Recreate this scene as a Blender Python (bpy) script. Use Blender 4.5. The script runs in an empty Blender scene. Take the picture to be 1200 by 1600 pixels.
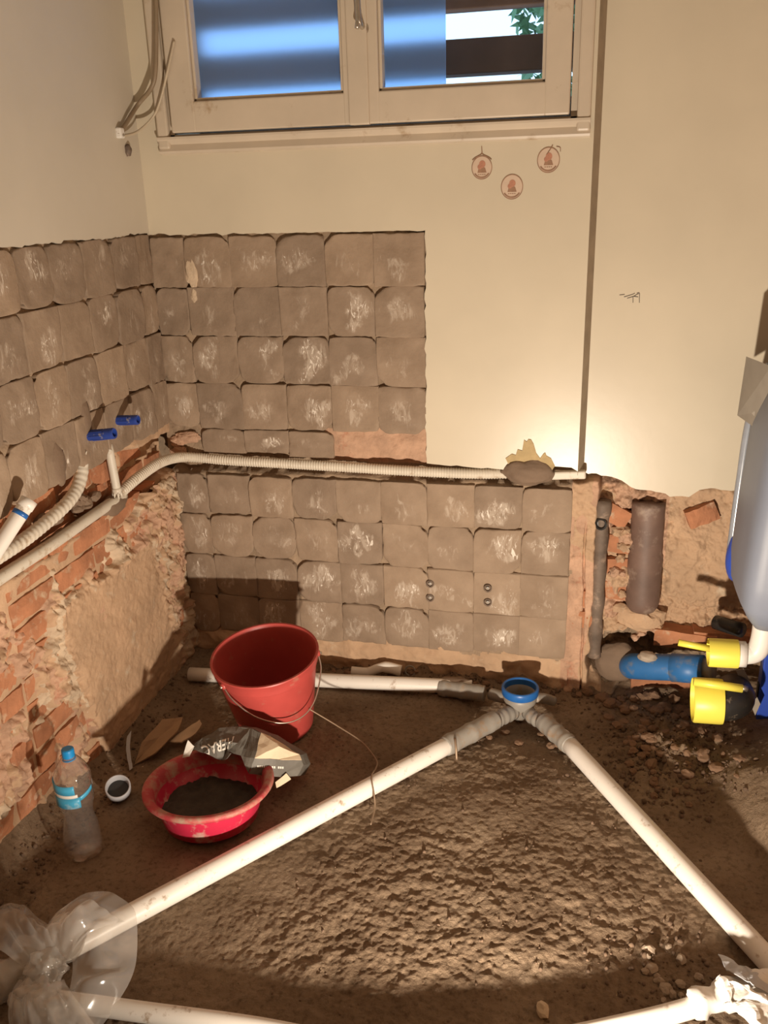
import bpy, bmesh, math, random
import numpy as np
from mathutils import Vector, Matrix, noise as mnoise
from mathutils.bvhtree import BVHTree
from mathutils.geometry import tessellate_polygon

random.seed(7)
SC = bpy.context.scene
COL = SC.collection

# ------------------------------------------------------------------ camera
FPX = 1383.4
PITCH, YAW, ROLL = .3467, .2344, -.0303
CAM = np.array([1.344, -2.6238, 1.5637])
_F = np.array([-math.sin(YAW)*math.cos(PITCH), math.cos(YAW)*math.cos(PITCH), -math.sin(PITCH)])
_R0 = np.array([math.cos(YAW), math.sin(YAW), 0.])
_U0 = np.cross(_R0, _F)
_c, _s = math.cos(ROLL), math.sin(ROLL)
_R = _c*_R0+_s*_U0
_U = -_s*_R0+_c*_U0
cd = bpy.data.cameras.new('camera')
cd.sensor_width = 36
cd.lens = FPX/1600*36
cd.clip_start = .05
cam = bpy.data.objects.new('camera', cd)
COL.objects.link(cam)
cam.matrix_world = Matrix(((_R[0], _U[0], -_F[0], CAM[0]), (_R[1], _U[1], -_F[1], CAM[1]),
                           (_R[2], _U[2], -_F[2], CAM[2]), (0, 0, 0, 1)))
SC.camera = cam


def at(u, v, axis, val):
    """point of the plane world[axis] = val seen at photo pixel (u, v)"""
    d = _F+_R*(u-600)/FPX-_U*(v-800)/FPX
    return CAM+d*((val-CAM[axis])/d[axis])


# ------------------------------------------------------------------ world, lamp, exposure
W = bpy.data.worlds.new('dusk_sky')
SC.world = W
W.use_nodes = True
bg = W.node_tree.nodes['Background']
bg.inputs[0].default_value = (.50, .74, 1.0, 1)
bg.inputs[1].default_value = 2.2

LAMP = Vector((1.28, -1.80, .158))
ld = bpy.data.lights.new('work_lamp_light', 'SPOT')
ld.energy = 172
ld.color = (1.0, .86, .70)
ld.shadow_soft_size = .022
ld.spot_size = math.radians(172)
ld.spot_blend = 1.0
lamp = bpy.data.objects.new('work_lamp_light', ld)
COL.objects.link(lamp)
lamp.location = LAMP
lamp.rotation_euler = (Vector((1.05, 0, 1.72))-LAMP).to_track_quat('-Z', 'Y').to_euler()

vs = SC.view_settings
vs.view_transform = 'Standard'
vs.look = 'None'
vs.exposure = 0.0
vs.gamma = 1.0
vs.use_curve_mapping = False


# ------------------------------------------------------------------ noise
def _h(ix, iy, seed):
    n = (ix*374761393+iy*668265263+seed*2147483647*3+seed*1274126177) & 0xffffffff
    n = ((n ^ (n >> 13))*1274126177) & 0xffffffff
    return ((n ^ (n >> 16)) & 0xffff)/65535.0


def vnoise(x, y, seed=0):
    x = np.asarray(x, float)
    y = np.asarray(y, float)
    ix = np.floor(x).astype(np.int64)
    iy = np.floor(y).astype(np.int64)
    fx = x-ix
    fy = y-iy
    fx = fx*fx*fx*(fx*(fx*6-15)+10)
    fy = fy*fy*fy*(fy*(fy*6-15)+10)
    a = _h(ix, iy, seed)
    b = _h(ix+1, iy, seed)
    c = _h(ix, iy+1, seed)
    d = _h(ix+1, iy+1, seed)
    return (a*(1-fx)+b*fx)*(1-fy)+(c*(1-fx)+d*fx)*fy-.5


def fbm(x, y, octv=4, seed=0, gain=.5):
    s = 0
    a = 1.0
    for o in range(octv):
        s = s+a*vnoise(np.asarray(x)*2**o+o*17.3, np.asarray(y)*2**o-o*9.1, seed+o)
        a *= gain
    return s


def sstep(a, b, x):
    t = np.clip((np.asarray(x, float)-a)/(b-a), 0, 1)
    return t*t*(3-2*t)


# ------------------------------------------------------------------ object helpers
def link(o):
    COL.objects.link(o)
    return o


def mesh_data(name, V, F, mats, smooth=False, fm=None):
    me = bpy.data.meshes.new(name)
    me.from_pydata([tuple(map(float, v)) for v in V], [], [tuple(map(int, f)) for f in F])
    for m in (mats if isinstance(mats, (list, tuple)) else [mats]):
        me.materials.append(m)
    if fm is not None:
        me.polygons.foreach_set('material_index', np.asarray(fm, np.int32))
    if smooth:
        me.polygons.foreach_set('use_smooth', np.ones(len(me.polygons), bool))
    me.update()
    return me


def base_of(V):
    V = np.asarray(V)
    return np.array([(V[:, 0].min()+V[:, 0].max())/2, (V[:, 1].min()+V[:, 1].max())/2, V[:, 2].min()])


def obj(name, V, F, mats, parent=None, smooth=False, fm=None, origin=None):
    """one mesh object; V in world coordinates"""
    V = np.asarray(V, float)
    pl = np.array(parent.matrix_world.translation) if parent else np.zeros(3)
    if parent:
        pl = np.array(world_loc(parent))
    if origin is None:
        origin = pl if parent else base_of(V)
    origin = np.asarray(origin, float)
    o = bpy.data.objects.new(name, mesh_data(name, V-origin, F, mats, smooth, fm))
    link(o)
    o.parent = parent
    o.location = origin-pl
    return o


def world_loc(o):
    v = Vector(o.location)
    while o.parent:
        o = o.parent
        v = v+Vector(o.location)
    return v


def tag(o, label=None, cat=None, group=None, kind=None):
    if label:
        o['label'] = label
    if cat:
        o['category'] = cat
    if group:
        o['group'] = group
    if kind:
        o['kind'] = kind
    return o


def thing(name, loc, label, cat, group=None):
    o = link(bpy.data.objects.new(name, None))
    o.location = tuple(map(float, loc))
    o.empty_display_size = .05
    return tag(o, label, cat, group)


def structure(name, loc=(0, 0, 0)):
    o = link(bpy.data.objects.new(name, None))
    o.location = loc
    return tag(o, kind='structure')


class MB:
    def __init__(s):
        s.V = []
        s.F = []
        s.M = []

    def add(s, V, F, m=0):
        n = len(s.V)
        s.V += [tuple(map(float, v)) for v in V]
        s.F += [tuple(int(i)+n for i in f) for f in F]
        s.M += [m]*len(F)
        return s

    def build(s, name, mats, parent=None, smooth=False, origin=None):
        return obj(name, s.V, s.F, mats, parent, smooth, s.M, origin)


def box_vf(x0, x1, y0, y1, z0, z1, bev=0.0):
    bm = bmesh.new()
    bmesh.ops.create_cube(bm, size=1)
    for v in bm.verts:
        v.co = Vector(((x0+x1)/2+v.co.x*(x1-x0), (y0+y1)/2+v.co.y*(y1-y0), (z0+z1)/2+v.co.z*(z1-z0)))
    if bev:
        bmesh.ops.bevel(bm, geom=list(bm.edges), offset=bev, segments=2, affect='EDGES', profile=.5)
    V = [tuple(v.co) for v in bm.verts]
    bm.verts.index_update()
    F = [[v.index for v in f.verts] for f in bm.faces]
    bm.free()
    return V, F


def lathe_vf(prof, n=32, M=None, org=(0, 0, 0), cap0=False, cap1=False):
    V = []
    F = []
    for r, z in prof:
        for k in range(n):
            a = 2*math.pi*k/n
            V.append((r*math.cos(a), r*math.sin(a), z))
    m = len(prof)
    for i in range(m-1):
        for k in range(n):
            F.append((i*n+k, i*n+(k+1) % n, (i+1)*n+(k+1) % n, (i+1)*n+k))
    if cap0:
        F.append(tuple(range(n-1, -1, -1)))
    if cap1:
        F.append(tuple((m-1)*n+k for k in range(n)))
    V = np.array(V)
    if M is not None:
        V = V@np.array(M).T
    return V+np.array(org), F


def axis_mat(d):
    """rotation taking +z to direction d"""
    q = Vector((0, 0, 1)).rotation_difference(Vector(tuple(d)).normalized())
    return np.array(q.to_matrix())


def spline(pts, n):
    P = np.array(pts, float)
    if len(P) == 2:
        t = np.linspace(0, 1, n)[:, None]
        return P[0]*(1-t)+P[1]*t
    ext = np.vstack([2*P[0]-P[1], P, 2*P[-1]-P[-2]])
    dense = []
    for i in range(1, len(ext)-2):
        p0, p1, p2, p3 = ext[i-1], ext[i], ext[i+1], ext[i+2]
        for t in np.linspace(0, 1, 40, endpoint=False):
            dense.append(.5*((2*p1)+(-p0+p2)*t+(2*p0-5*p1+4*p2-p3)*t*t+(-p0+3*p1-3*p2+p3)*t**3))
    dense.append(P[-1])
    dense = np.array(dense)
    L = np.concatenate([[0], np.cumsum(np.linalg.norm(np.diff(dense, axis=0), axis=1))])
    s = np.linspace(0, L[-1], n)
    return np.stack([np.interp(s, L, dense[:, k]) for k in range(3)], 1)


def tube_vf(path, rad, n=14, cap=True, hollow=0.0):
    P = np.asarray(path, float)
    m = len(P)
    r = np.full(m, rad) if np.isscalar(rad) else np.asarray(rad)
    T = np.gradient(P, axis=0)
    T /= np.linalg.norm(T, axis=1)[:, None]+1e-12
    up = np.array([0, 0, 1.]) if abs(T[0][2]) < .9 else np.array([1., 0, 0])
    N = np.cross(T[0], up)
    N /= np.linalg.norm(N)
    V = []
    for i in range(m):
        N = N-T[i]*np.dot(N, T[i])
        N /= np.linalg.norm(N)
        B = np.cross(T[i], N)
        for k in range(n):
            a = 2*math.pi*k/n
            V.append(P[i]+r[i]*(math.cos(a)*N+math.sin(a)*B))
    F = []
    for i in range(m-1):
        for k in range(n):
            F.append((i*n+k, i*n+(k+1) % n, (i+1)*n+(k+1) % n, (i+1)*n+k))
    V = [tuple(v) for v in V]
    if cap and not hollow:
        F.append(tuple(range(n-1, -1, -1)))
        F.append(tuple((m-1)*n+k for k in range(n)))
    if hollow:
        # open end with wall thickness and a bore at the far end; near end closed
        F.append(tuple(range(n-1, -1, -1)))
        q = len(V)
        e = P[-1]
        for dep, rr in ((0, r[-1]-hollow), (.05, r[-1]-hollow)):
            for k in range(n):
                w = np.array(V[(m-1)*n+k])-e
                V.append(tuple(e+w*(rr/r[-1])-T[-1]*dep))
        for k in range(n):
            k2 = (k+1) % n
            F.append(((m-1)*n+k, (m-1)*n+k2, q+k2, q+k))
            F.append((q+k, q+k2, q+n+k2, q+n+k))
        F.append(tuple(q+n+k for k in range(n)))
    return V, F


def tube(name, pts, rad, mat, parent=None, n=14, seg=None, hollow=0.0):
    seg = seg or (2 if len(pts) == 2 else 12*len(pts))
    P = spline(pts, seg)
    if callable(rad):
        L = np.concatenate([[0], np.cumsum(np.linalg.norm(np.diff(P, axis=0), axis=1))])
        rad = rad(L)
    V, F = tube_vf(P, rad, n, hollow=hollow)
    return obj(name, V, F, mat, parent, smooth=True)


def grid_vf(A, B, fn):
    """heightfield-like grid: fn(a, b) -> (x, y, z) arrays"""
    aa, bb = np.meshgrid(A, B, indexing='ij')
    X, Y, Z = fn(aa, bb)
    V = np.stack([X.ravel(), Y.ravel(), Z.ravel()], 1)
    na, nb = len(A), len(B)
    i = np.arange(na-1)[:, None]*nb+np.arange(nb-1)[None, :]
    F = np.stack([i, i+nb, i+nb+1, i+1], -1).reshape(-1, 4)
    return V, F


def fast_obj(name, V, F, mats, parent=None, smooth=True, fm=None):
    me = bpy.data.meshes.new(name)
    V = np.asarray(V, np.float32)
    F = np.asarray(F, np.int32)
    me.vertices.add(len(V))
    me.vertices.foreach_set('co', V.ravel())
    me.loops.add(F.size)
    me.loops.foreach_set('vertex_index', F.ravel())
    me.polygons.add(len(F))
    me.polygons.foreach_set('loop_start', np.arange(0, F.size, F.shape[1], dtype=np.int32))
    me.polygons.foreach_set('loop_total', np.full(len(F), F.shape[1], np.int32))
    for m in (mats if isinstance(mats, (list, tuple)) else [mats]):
        me.materials.append(m)
    if fm is not None:
        me.polygons.foreach_set('material_index', np.asarray(fm, np.int32))
    if smooth:
        me.polygons.foreach_set('use_smooth', np.ones(len(F), bool))
    me.update(calc_edges=True)
    me.validate()
    o = link(bpy.data.objects.new(name, me))
    o.parent = parent
    return o


def rag(p0, p1, step, amp, seed):
    p0 = np.array(p0, float)
    p1 = np.array(p1, float)
    L = np.linalg.norm(p1-p0)
    n = max(2, int(L/step))
    d = (p1-p0)/L
    nrm = np.array([-d[1], d[0]])
    out = []
    for i in range(n):
        t = i/n
        q = p0+(p1-p0)*t
        if i:
            q = q+nrm*amp*2*float(fbm(q[0]*40, q[1]*40, 3, seed))+d*step*.25*float(vnoise(i*1.7, seed, 3))
        out.append(tuple(q))
    return out


def slab_vf(loops, emb, d0, d1):
    """plate bounded by 2D loops (first outer, rest holes); emb(a, b, depth) -> world"""
    pts = [p for lp in loops for p in lp]
    tris = tessellate_polygon([[Vector((p[0], p[1], 0)) for p in lp] for lp in loops])
    n = len(pts)
    V = [emb(a, b, d0) for a, b in pts]+[emb(a, b, d1) for a, b in pts]
    F = [tuple(t) for t in tris]+[tuple(reversed([i+n for i in t])) for t in tris]
    o = 0
    for lp in loops:
        m = len(lp)
        for i in range(m):
            j = (i+1) % m
            F.append((o+i, o+j, o+j+n, o+i+n))
        o += m
    return V, F


def fix_normals(o):
    bm = bmesh.new()
    bm.from_mesh(o.data)
    bmesh.ops.recalc_face_normals(bm, faces=bm.faces)
    bm.to_mesh(o.data)
    bm.free()
    return o


def lump_vf(c, r, seed, sub=3, amp=.25, freq=1.6):
    bm = bmesh.new()
    bmesh.ops.create_icosphere(bm, subdivisions=sub, radius=1)
    off = Vector((seed*3.1, seed*1.7, -seed*2.3))
    V = []
    for v in bm.verts:
        n = mnoise.fractal(v.co*freq+off, 1, 2, 3)
        w = v.co*(1+amp*n)
        V.append((c[0]+w.x*r[0], c[1]+w.y*r[1], c[2]+w.z*r[2]))
    bm.verts.index_update()
    F = [[v.index for v in f.verts] for f in bm.faces]
    bm.free()
    return np.array(V), F


# ------------------------------------------------------------------ materials
def newmat(name):
    m = bpy.data.materials.new(name)
    m.use_nodes = True
    nt = m.node_tree
    return m, nt, nt.nodes['Principled BSDF']


def N(nt, kind, **kw):
    n = nt.nodes.new(kind)
    for k, v in kw.items():
        setattr(n, k, v)
    return n


def coords(nt, scale=(1, 1, 1), rnd=False):
    tc = N(nt, 'ShaderNodeTexCoord')
    mp = N(nt, 'ShaderNodeMapping')
    mp.inputs['Scale'].default_value = scale
    nt.links.new(tc.outputs['Object'], mp.inputs['Vector'])
    if rnd:
        oi = N(nt, 'ShaderNodeObjectInfo')
        mu = N(nt, 'ShaderNodeMath', operation='MULTIPLY')
        mu.inputs[1].default_value = 37.0
        nt.links.new(oi.outputs['Random'], mu.inputs[0])
        cb = N(nt, 'ShaderNodeCombineXYZ')
        for i in range(3):
            nt.links.new(mu.outputs[0], cb.inputs[i])
        nt.links.new(cb.outputs[0], mp.inputs['Location'])
    return mp.outputs[0]


def noise_tex(nt, vec, scale, detail=4, rough=.55, dist=0.0):
    n = N(nt, 'ShaderNodeTexNoise')
    n.inputs['Scale'].default_value = scale
    n.inputs['Detail'].default_value = detail
    n.inputs['Roughness'].default_value = rough
    n.inputs['Distortion'].default_value = dist
    nt.links.new(vec, n.inputs['Vector'])
    return n.outputs['Fac']


def ramp(nt, fac, stops):
    r = N(nt, 'ShaderNodeValToRGB')
    el = r.color_ramp.elements
    while len(el) < len(stops):
        el.new(.5)
    for e, (p, c) in zip(el, stops):
        e.position = p
        e.color = (*c, 1) if len(c) == 3 else c
    nt.links.new(fac, r.inputs[0])
    return r.outputs[0]


def mix(nt, fac, a, b):
    m = N(nt, 'ShaderNodeMix', data_type='RGBA')
    for s, v in ((0, fac), (6, a), (7, b)):
        if isinstance(v, (int, float)):
            m.inputs[s].default_value = v
        elif isinstance(v, tuple):
            m.inputs[s].default_value = (*v, 1)
        else:
            nt.links.new(v, m.inputs[s])
    return m.outputs[2]


def bump(nt, bs, fac, strength, dist):
    b = N(nt, 'ShaderNodeBump')
    b.inputs['Strength'].default_value = strength
    b.inputs['Distance'].default_value = dist
    nt.links.new(fac, b.inputs['Height'])
    nt.links.new(b.outputs[0], bs.inputs['Normal'])


def simple(name, c, rough=.5, var=.15, vscale=20, dirt=None, dirt_amt=.5, dscale=30, metal=0, bmp=0, bdist=.002,
           bscale=120, rnd=False, spec=.5):
    m, nt, bs = newmat(name)
    v = coords(nt, rnd=rnd)
    f = noise_tex(nt, v, vscale)
    lo = tuple(x*(1-var) for x in c)
    hi = tuple(min(1, x*(1+var)) for x in c)
    colr = ramp(nt, f, [(.3, lo), (.7, hi)])
    if dirt:
        d = noise_tex(nt, v, dscale, 6, .65)
        df = ramp(nt, d, [(.62-.25*dirt_amt, (0, 0, 0)), (.75-.15*dirt_amt, (1, 1, 1))])
        colr = mix(nt, df, colr, dirt)
    nt.links.new(colr, bs.inputs['Base Color'])
    bs.inputs['Roughness'].default_value = rough
    bs.inputs['Metallic'].default_value = metal
    bs.inputs['Specular IOR Level'].default_value = spec
    if bmp:
        bump(nt, bs, noise_tex(nt, v, bscale, 5, .6), bmp, bdist)
    return m


M = {}
M['cream'] = simple('cream_paint', (.64, .56, .425), .31, .05, 3, bmp=.10, bdist=.002, bscale=25, spec=.4)
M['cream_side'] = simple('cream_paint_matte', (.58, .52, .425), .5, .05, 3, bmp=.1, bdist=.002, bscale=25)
M['ceiling'] = simple('ceiling_paint', (.60, .56, .5), .7, .03, 4)
M['frame'] = simple('window_paint', (.60, .505, .39), .42, .06, 8, dirt=(.40, .28, .17), dirt_amt=.05, dscale=12)
M['bed'] = simple('mortar_bed', (.33, .235, .155), .9, .22, 14, bmp=.8, bdist=.006, bscale=60)
M['plaster'] = simple('tan_plaster', (.50, .33, .205), .9, .16, 7, dirt=(.58, .47, .34), dirt_amt=.12, dscale=16, bmp=.7,
                      bdist=.005, bscale=55)
M['pinkplaster'] = simple('pink_plaster', (.50, .31, .205), .9, .25, 12, dirt=(.44, .17, .095), dirt_amt=.18, dscale=14,
                          bmp=.8, bdist=.006, bscale=60)
M['brick'] = simple('red_brick', (.44, .19, .095), .9, .3, 9, dirt=(.55, .40, .27), dirt_amt=.25, dscale=22, bmp=.6,
                    bdist=.004, bscale=90, rnd=True)
M['pipe'] = simple('white_pvc', (.80, .75, .68), .38, .04, 6, dirt=(.36, .25, .16), dirt_amt=.10, dscale=35)
M['pipe_old'] = simple('offwhite_conduit', (.66, .60, .50), .5, .1, 10, dirt=(.45, .34, .23), dirt_amt=.3, dscale=40)
M['conduit'] = simple('beige_conduit', (.68, .61, .50), .5, .08, 12, dirt=(.44, .33, .23), dirt_amt=.2, dscale=30)
M['grey'] = simple('grey_pvc', (.30, .275, .24), .45, .12, 14, dirt=(.33, .23, .15), dirt_amt=.4, dscale=35)
M['bucket'] = simple('faded_red_plastic', (.46, .068, .058), .42, .12, 7, dirt=(.42, .17, .12), dirt_amt=.08, dscale=18)
M['basin'] = simple('red_plastic', (.56, .028, .070), .32, .08, 8, dirt=(.60, .40, .33), dirt_amt=.34, dscale=22)
M['basin_rim'] = simple('cement_dusted_red_plastic', (.46, .05, .06), .6, .2, 10, dirt=(.40, .27, .19), dirt_amt=.75,
                        dscale=20, bmp=.3, bdist=.002)
M['cementmix'] = simple('cement_mix', (.055, .040, .028), .9, .25, 25, bmp=.8, bdist=.006, bscale=60)
M['wetcement'] = simple('brown_cement', (.20, .135, .09), .85, .14, 12, bmp=.5, bdist=.004, bscale=70)
M['ochre'] = simple('ochre_smear', (.46, .34, .17), .85, .14, 30, bmp=.4, bdist=.003)
M['steel'] = simple('dull_steel', (.55, .5, .42), .35, .1, 40, metal=.9)
M['rust'] = simple('dark_iron', (.16, .115, .085), .7, .35, 18, dirt=(.36, .26, .19), dirt_amt=.3, dscale=25, bmp=.4)
M['clay'] = simple('brown_clay_pipe', (.17, .105, .08), .6, .25, 10, dirt=(.36, .27, .21), dirt_amt=.34, dscale=13)
M['bluepipe'] = simple('blue_drain_plastic', (.035, .17, .44), .45, .15, 10, dirt=(.20, .22, .24), dirt_amt=.38, dscale=16)
M['bluerim'] = simple('blue_rim_plastic', (.02, .13, .42), .35, .1, 10)
M['navy'] = simple('navy_plastic', (.018, .05, .27), .4, .1, 20, dirt=(.4, .36, .3), dirt_amt=.02)
M['frameblue'] = simple('blue_steel', (.03, .075, .42), .35, .1, 10)
M['tank'] = simple('grey_blue_foam', (.205, .228, .285), .5, .06, 6)
M['tape'] = simple('clear_tape', (.30, .32, .36), .2, .1, 30)
M['yellow'] = simple('yellow_plastic', (.86, .74, .10), .4, .04, 10)
M['white'] = simple('white_plastic', (.78, .74, .68), .4, .05, 10, dirt=(.35, .28, .2), dirt_amt=.05)
M['black'] = simple('black_rubber', (.022, .02, .018), .4, .2, 20, dirt=(.25, .19, .13), dirt_amt=.12)
M['card'] = simple('grey_card', (.30, .265, .22), .8, .08, 14)
M['cardlight'] = simple('worn_card', (.42, .38, .33), .8, .08, 14)
M['cardboard'] = simple('cardboard', (.36, .235, .135), .85, .12, 12)
M['scrap'] = simple('pale_scrap', (.58, .45, .31), .85, .12, 14)
M['kraft'] = simple('kraft_paper', (.62, .49, .34), .8, .07, 14, bmp=.3, bdist=.003, bscale=40)
M['sackgrey'] = simple('printed_sack_paper', (.125, .113, .095), .65, .18, 14, bmp=.5, bdist=.004, bscale=40)
M['print'] = simple('white_print', (.66, .62, .55), .7, .08, 60)
M['cable'] = simple('brown_cable', (.26, .19, .12), .5, .1, 20)
M['cable2'] = simple('painted_cable', (.52, .43, .31), .5, .08, 20)
M['wire'] = simple('tie_wire', (.34, .24, .16), .5, .1, 20, metal=.4)
M['slat'] = simple('shutter_wood', (.17, .10, .07), .6, .2, 9)
M['leaf'] = simple('dusk_leaf', (.10, .22, .10), .6, .3, 9)
M['bark'] = simple('bark', (.12, .08, .05), .8, .3, 9)
M['ink'] = simple('sepia_ink', (.30, .17, .10), .6, .2, 60)
M['inkred'] = simple('rust_ink', (.46, .21, .13), .6, .2, 60)
M['decal'] = simple('decal_paper', (.62, .47, .35), .5, .05, 30)
M['pencil'] = simple('pencil', (.10, .08, .07), .7, .1, 60)
M['bottlecap'] = simple('blue_cap', (.01, .23, .55), .4, .1, 20)
M['label'] = simple('blue_label', (.06, .36, .58), .4, .2, 16, dirt=(.5, .66, .72), dirt_amt=.2, dscale=20)
M['socket'] = simple('grey_white_socket', (.46, .46, .48), .45, .08, 10, dirt=(.3, .22, .16), dirt_amt=.1)
M['rag'] = simple('white_torn_film', (.80, .76, .70), .4, .06, 20, dirt=(.38, .28, .2), dirt_amt=.12, dscale=24)
M['clod'] = simple('dry_clod', (.27, .16, .095), .95, .3, 40, bmp=.6, bdist=.003, rnd=True)
M['pebble'] = simple('pale_pebble', (.38, .29, .21), .9, .2, 40, bmp=.4, bdist=.003, rnd=True)
M['pale'] = simple('pale_plaster', (.56, .43, .30), .9, .18, 14, bmp=.8, bdist=.006, bscale=60)
M['crumb'] = simple('soil_crumb', (.15, .095, .06), .95, .3, 60)
M['return_face'] = simple('dark_return_face', (.36, .285, .20), .8, .12, 20)  # splayed return, one tone darker than the cream walls on either side
M['concrete_lid'] = simple('grout', (.44, .36, .28), .9, .12, 30)

# soil
m, nt, bs = newmat('dug_soil')
v = coords(nt)
f1 = noise_tex(nt, v, 5, 5, .6)
c1 = ramp(nt, f1, [(.30, (.185, .124, .078)), (.52, (.262, .184, .120)), (.72, (.335, .246, .166))])
f2 = noise_tex(nt, v, 70, 6, .7)
c2 = ramp(nt, f2, [(.34, (.62, .60, .58)), (.5, (1, 1, 1)), (.72, (1.0, 1.0, 1.0))])
mm = N(nt, 'ShaderNodeMix', data_type='RGBA', blend_type='MULTIPLY')
mm.inputs[0].default_value = 1
nt.links.new(c1, mm.inputs[6])
nt.links.new(c2, mm.inputs[7])
f3 = noise_tex(nt, v, 160, 3, .6)
sp = ramp(nt, f3, [(.70, (0, 0, 0)), (.76, (1, 1, 1))])
cc = mix(nt, sp, mm.outputs[2], (.44, .33, .22))
nt.links.new(cc, bs.inputs['Base Color'])
bs.inputs['Roughness'].default_value = .95
bs.inputs['Specular IOR Level'].default_value = .2
bump(nt, bs, noise_tex(nt, v, 150, 6, .7), .8, .006)
M['soil'] = m

# mortar pads with pale adhesive residue in the middle of each tile print
m, nt, bs = newmat('mortar_pad')
v = coords(nt, rnd=True)
vs_ = coords(nt, (1.35, 1.35, .55), rnd=True)
f1 = noise_tex(nt, v, 11, 4, .55)
c1 = ramp(nt, f1, [(.3, (.255, .180, .122)), (.7, (.345, .252, .178))])
oi = N(nt, 'ShaderNodeObjectInfo')
ton = ramp(nt, oi.outputs['Random'], [(0, (.82, .82, .82)), (1, (1.1, 1.09, 1.06))])
mm = N(nt, 'ShaderNodeMix', data_type='RGBA', blend_type='MULTIPLY')
mm.inputs[0].default_value = 1
nt.links.new(c1, mm.inputs[6])
nt.links.new(ton, mm.inputs[7])
tc = N(nt, 'ShaderNodeTexCoord')
sub = N(nt, 'ShaderNodeVectorMath', operation='SUBTRACT')
sub.inputs[1].default_value = (.5, .5, .5)
nt.links.new(tc.outputs['Generated'], sub.inputs[0])
mul = N(nt, 'ShaderNodeVectorMath', operation='MULTIPLY')
at_ = N(nt, 'ShaderNodeAttribute', attribute_name='padmask')
rad = at_.outputs['Fac']
f2 = noise_tex(nt, vs_, 32, 8, .68, 1.2)
ad = N(nt, 'ShaderNodeMath', operation='MULTIPLY')
nt.links.new(f2, ad.inputs[0])
nt.links.new(rad, ad.inputs[1])
res = ramp(nt, ad.outputs[0], [(.455, (0, 0, 0)), (.58, (1, 1, 1))])
rs = N(nt, 'ShaderNodeMath', operation='MULTIPLY')
rs.inputs[1].default_value = .34
nt.links.new(res, rs.inputs[0])
veil = noise_tex(nt, v, 16, 4, .6)
vl = N(nt, 'ShaderNodeMath', operation='MULTIPLY')
nt.links.new(veil, vl.inputs[0])
nt.links.new(rad, vl.inputs[1])
vr = ramp(nt, vl.outputs[0], [(.40, (0, 0, 0)), (.75, (.38, .38, .38))])
c3 = mix(nt, vr, mm.outputs[2], (.46, .36, .275))
c4 = mix(nt, rs.outputs[0], c3, (.74, .64, .53))
f5 = noise_tex(nt, vs_, 40, 7, .62, 2.2)
a5 = N(nt, 'ShaderNodeMath', operation='MULTIPLY')
nt.links.new(f5, a5.inputs[0])
nt.links.new(rad, a5.inputs[1])
r5 = ramp(nt, a5.outputs[0], [(.57, (0, 0, 0)), (.64, (.85, .85, .85))])
c5 = mix(nt, r5, c4, (.84, .76, .66))
nt.links.new(c5, bs.inputs['Base Color'])
bs.inputs['Roughness'].default_value = .85
bump(nt, bs, noise_tex(nt, v, 45, 6, .6), .6, .005)
M['pad'] = m


def film_mat(name, tint, gloss, milky, milk_col=(.85, .82, .78), rough=.06):
    m = bpy.data.materials.new(name)
    m.use_nodes = True
    nt = m.node_tree
    for n in list(nt.nodes):
        nt.nodes.remove(n)
    out = N(nt, 'ShaderNodeOutputMaterial')
    tr = N(nt, 'ShaderNodeBsdfTransparent')
    tr.inputs[0].default_value = (*tint, 1)
    gl = N(nt, 'ShaderNodeBsdfGlossy')
    gl.inputs['Roughness'].default_value = rough
    gl.inputs[0].default_value = (1, 1, 1, 1)
    df = N(nt, 'ShaderNodeBsdfDiffuse')
    df.inputs[0].default_value = (*milk_col, 1)
    tl = N(nt, 'ShaderNodeBsdfTranslucent')
    tl.inputs[0].default_value = (*milk_col, 1)
    dm = N(nt, 'ShaderNodeMixShader')
    dm.inputs[0].default_value = .5
    nt.links.new(df.outputs[0], dm.inputs[1])
    nt.links.new(tl.outputs[0], dm.inputs[2])
    a = N(nt, 'ShaderNodeMixShader')
    a.inputs[0].default_value = milky
    nt.links.new(tr.outputs[0], a.inputs[1])
    nt.links.new(dm.outputs[0], a.inputs[2])
    fw = N(nt, 'ShaderNodeLayerWeight')
    fw.inputs[0].default_value = .5
    pw_ = N(nt, 'ShaderNodeMath', operation='POWER')
    pw_.inputs[1].default_value = 2.6
    nt.links.new(fw.outputs['Facing'], pw_.inputs[0])
    lw = N(nt, 'ShaderNodeMath', operation='MULTIPLY_ADD')
    lw.inputs[1].default_value = gloss
    lw.inputs[2].default_value = .05
    nt.links.new(pw_.outputs[0], lw.inputs[0])
    b = N(nt, 'ShaderNodeMixShader')
    nt.links.new(lw.outputs[0], b.inputs[0])
    nt.links.new(a.outputs[0], b.inputs[1])
    nt.links.new(gl.outputs[0], b.inputs[2])
    nt.links.new(b.outputs[0], out.inputs[0])
    return m


M['pet'] = film_mat('clear_bottle_plastic', (.94, .93, .92), .95, .085, rough=.04)
M['film'] = film_mat('clear_plastic_film', (.95, .94, .92), .30, .34, rough=.14)
M['film_thick'] = film_mat('layered_plastic_film', (.95, .94, .92), .55, .40, rough=.10)
M['pane'] = film_mat('window_glass', (.93, .95, .96), .5, .01, rough=.01)
m, nt, bs = newmat('frosted_blue_film')
bs.inputs['Base Color'].default_value = (.42, .62, .95, 1)
bs.inputs['Transmission Weight'].default_value = .86
bs.inputs['Roughness'].default_value = .40
bs.inputs['IOR'].default_value = 1.25
M['frost'] = m

# ------------------------------------------------------------------ floor
PIPE_Z = .028


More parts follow.
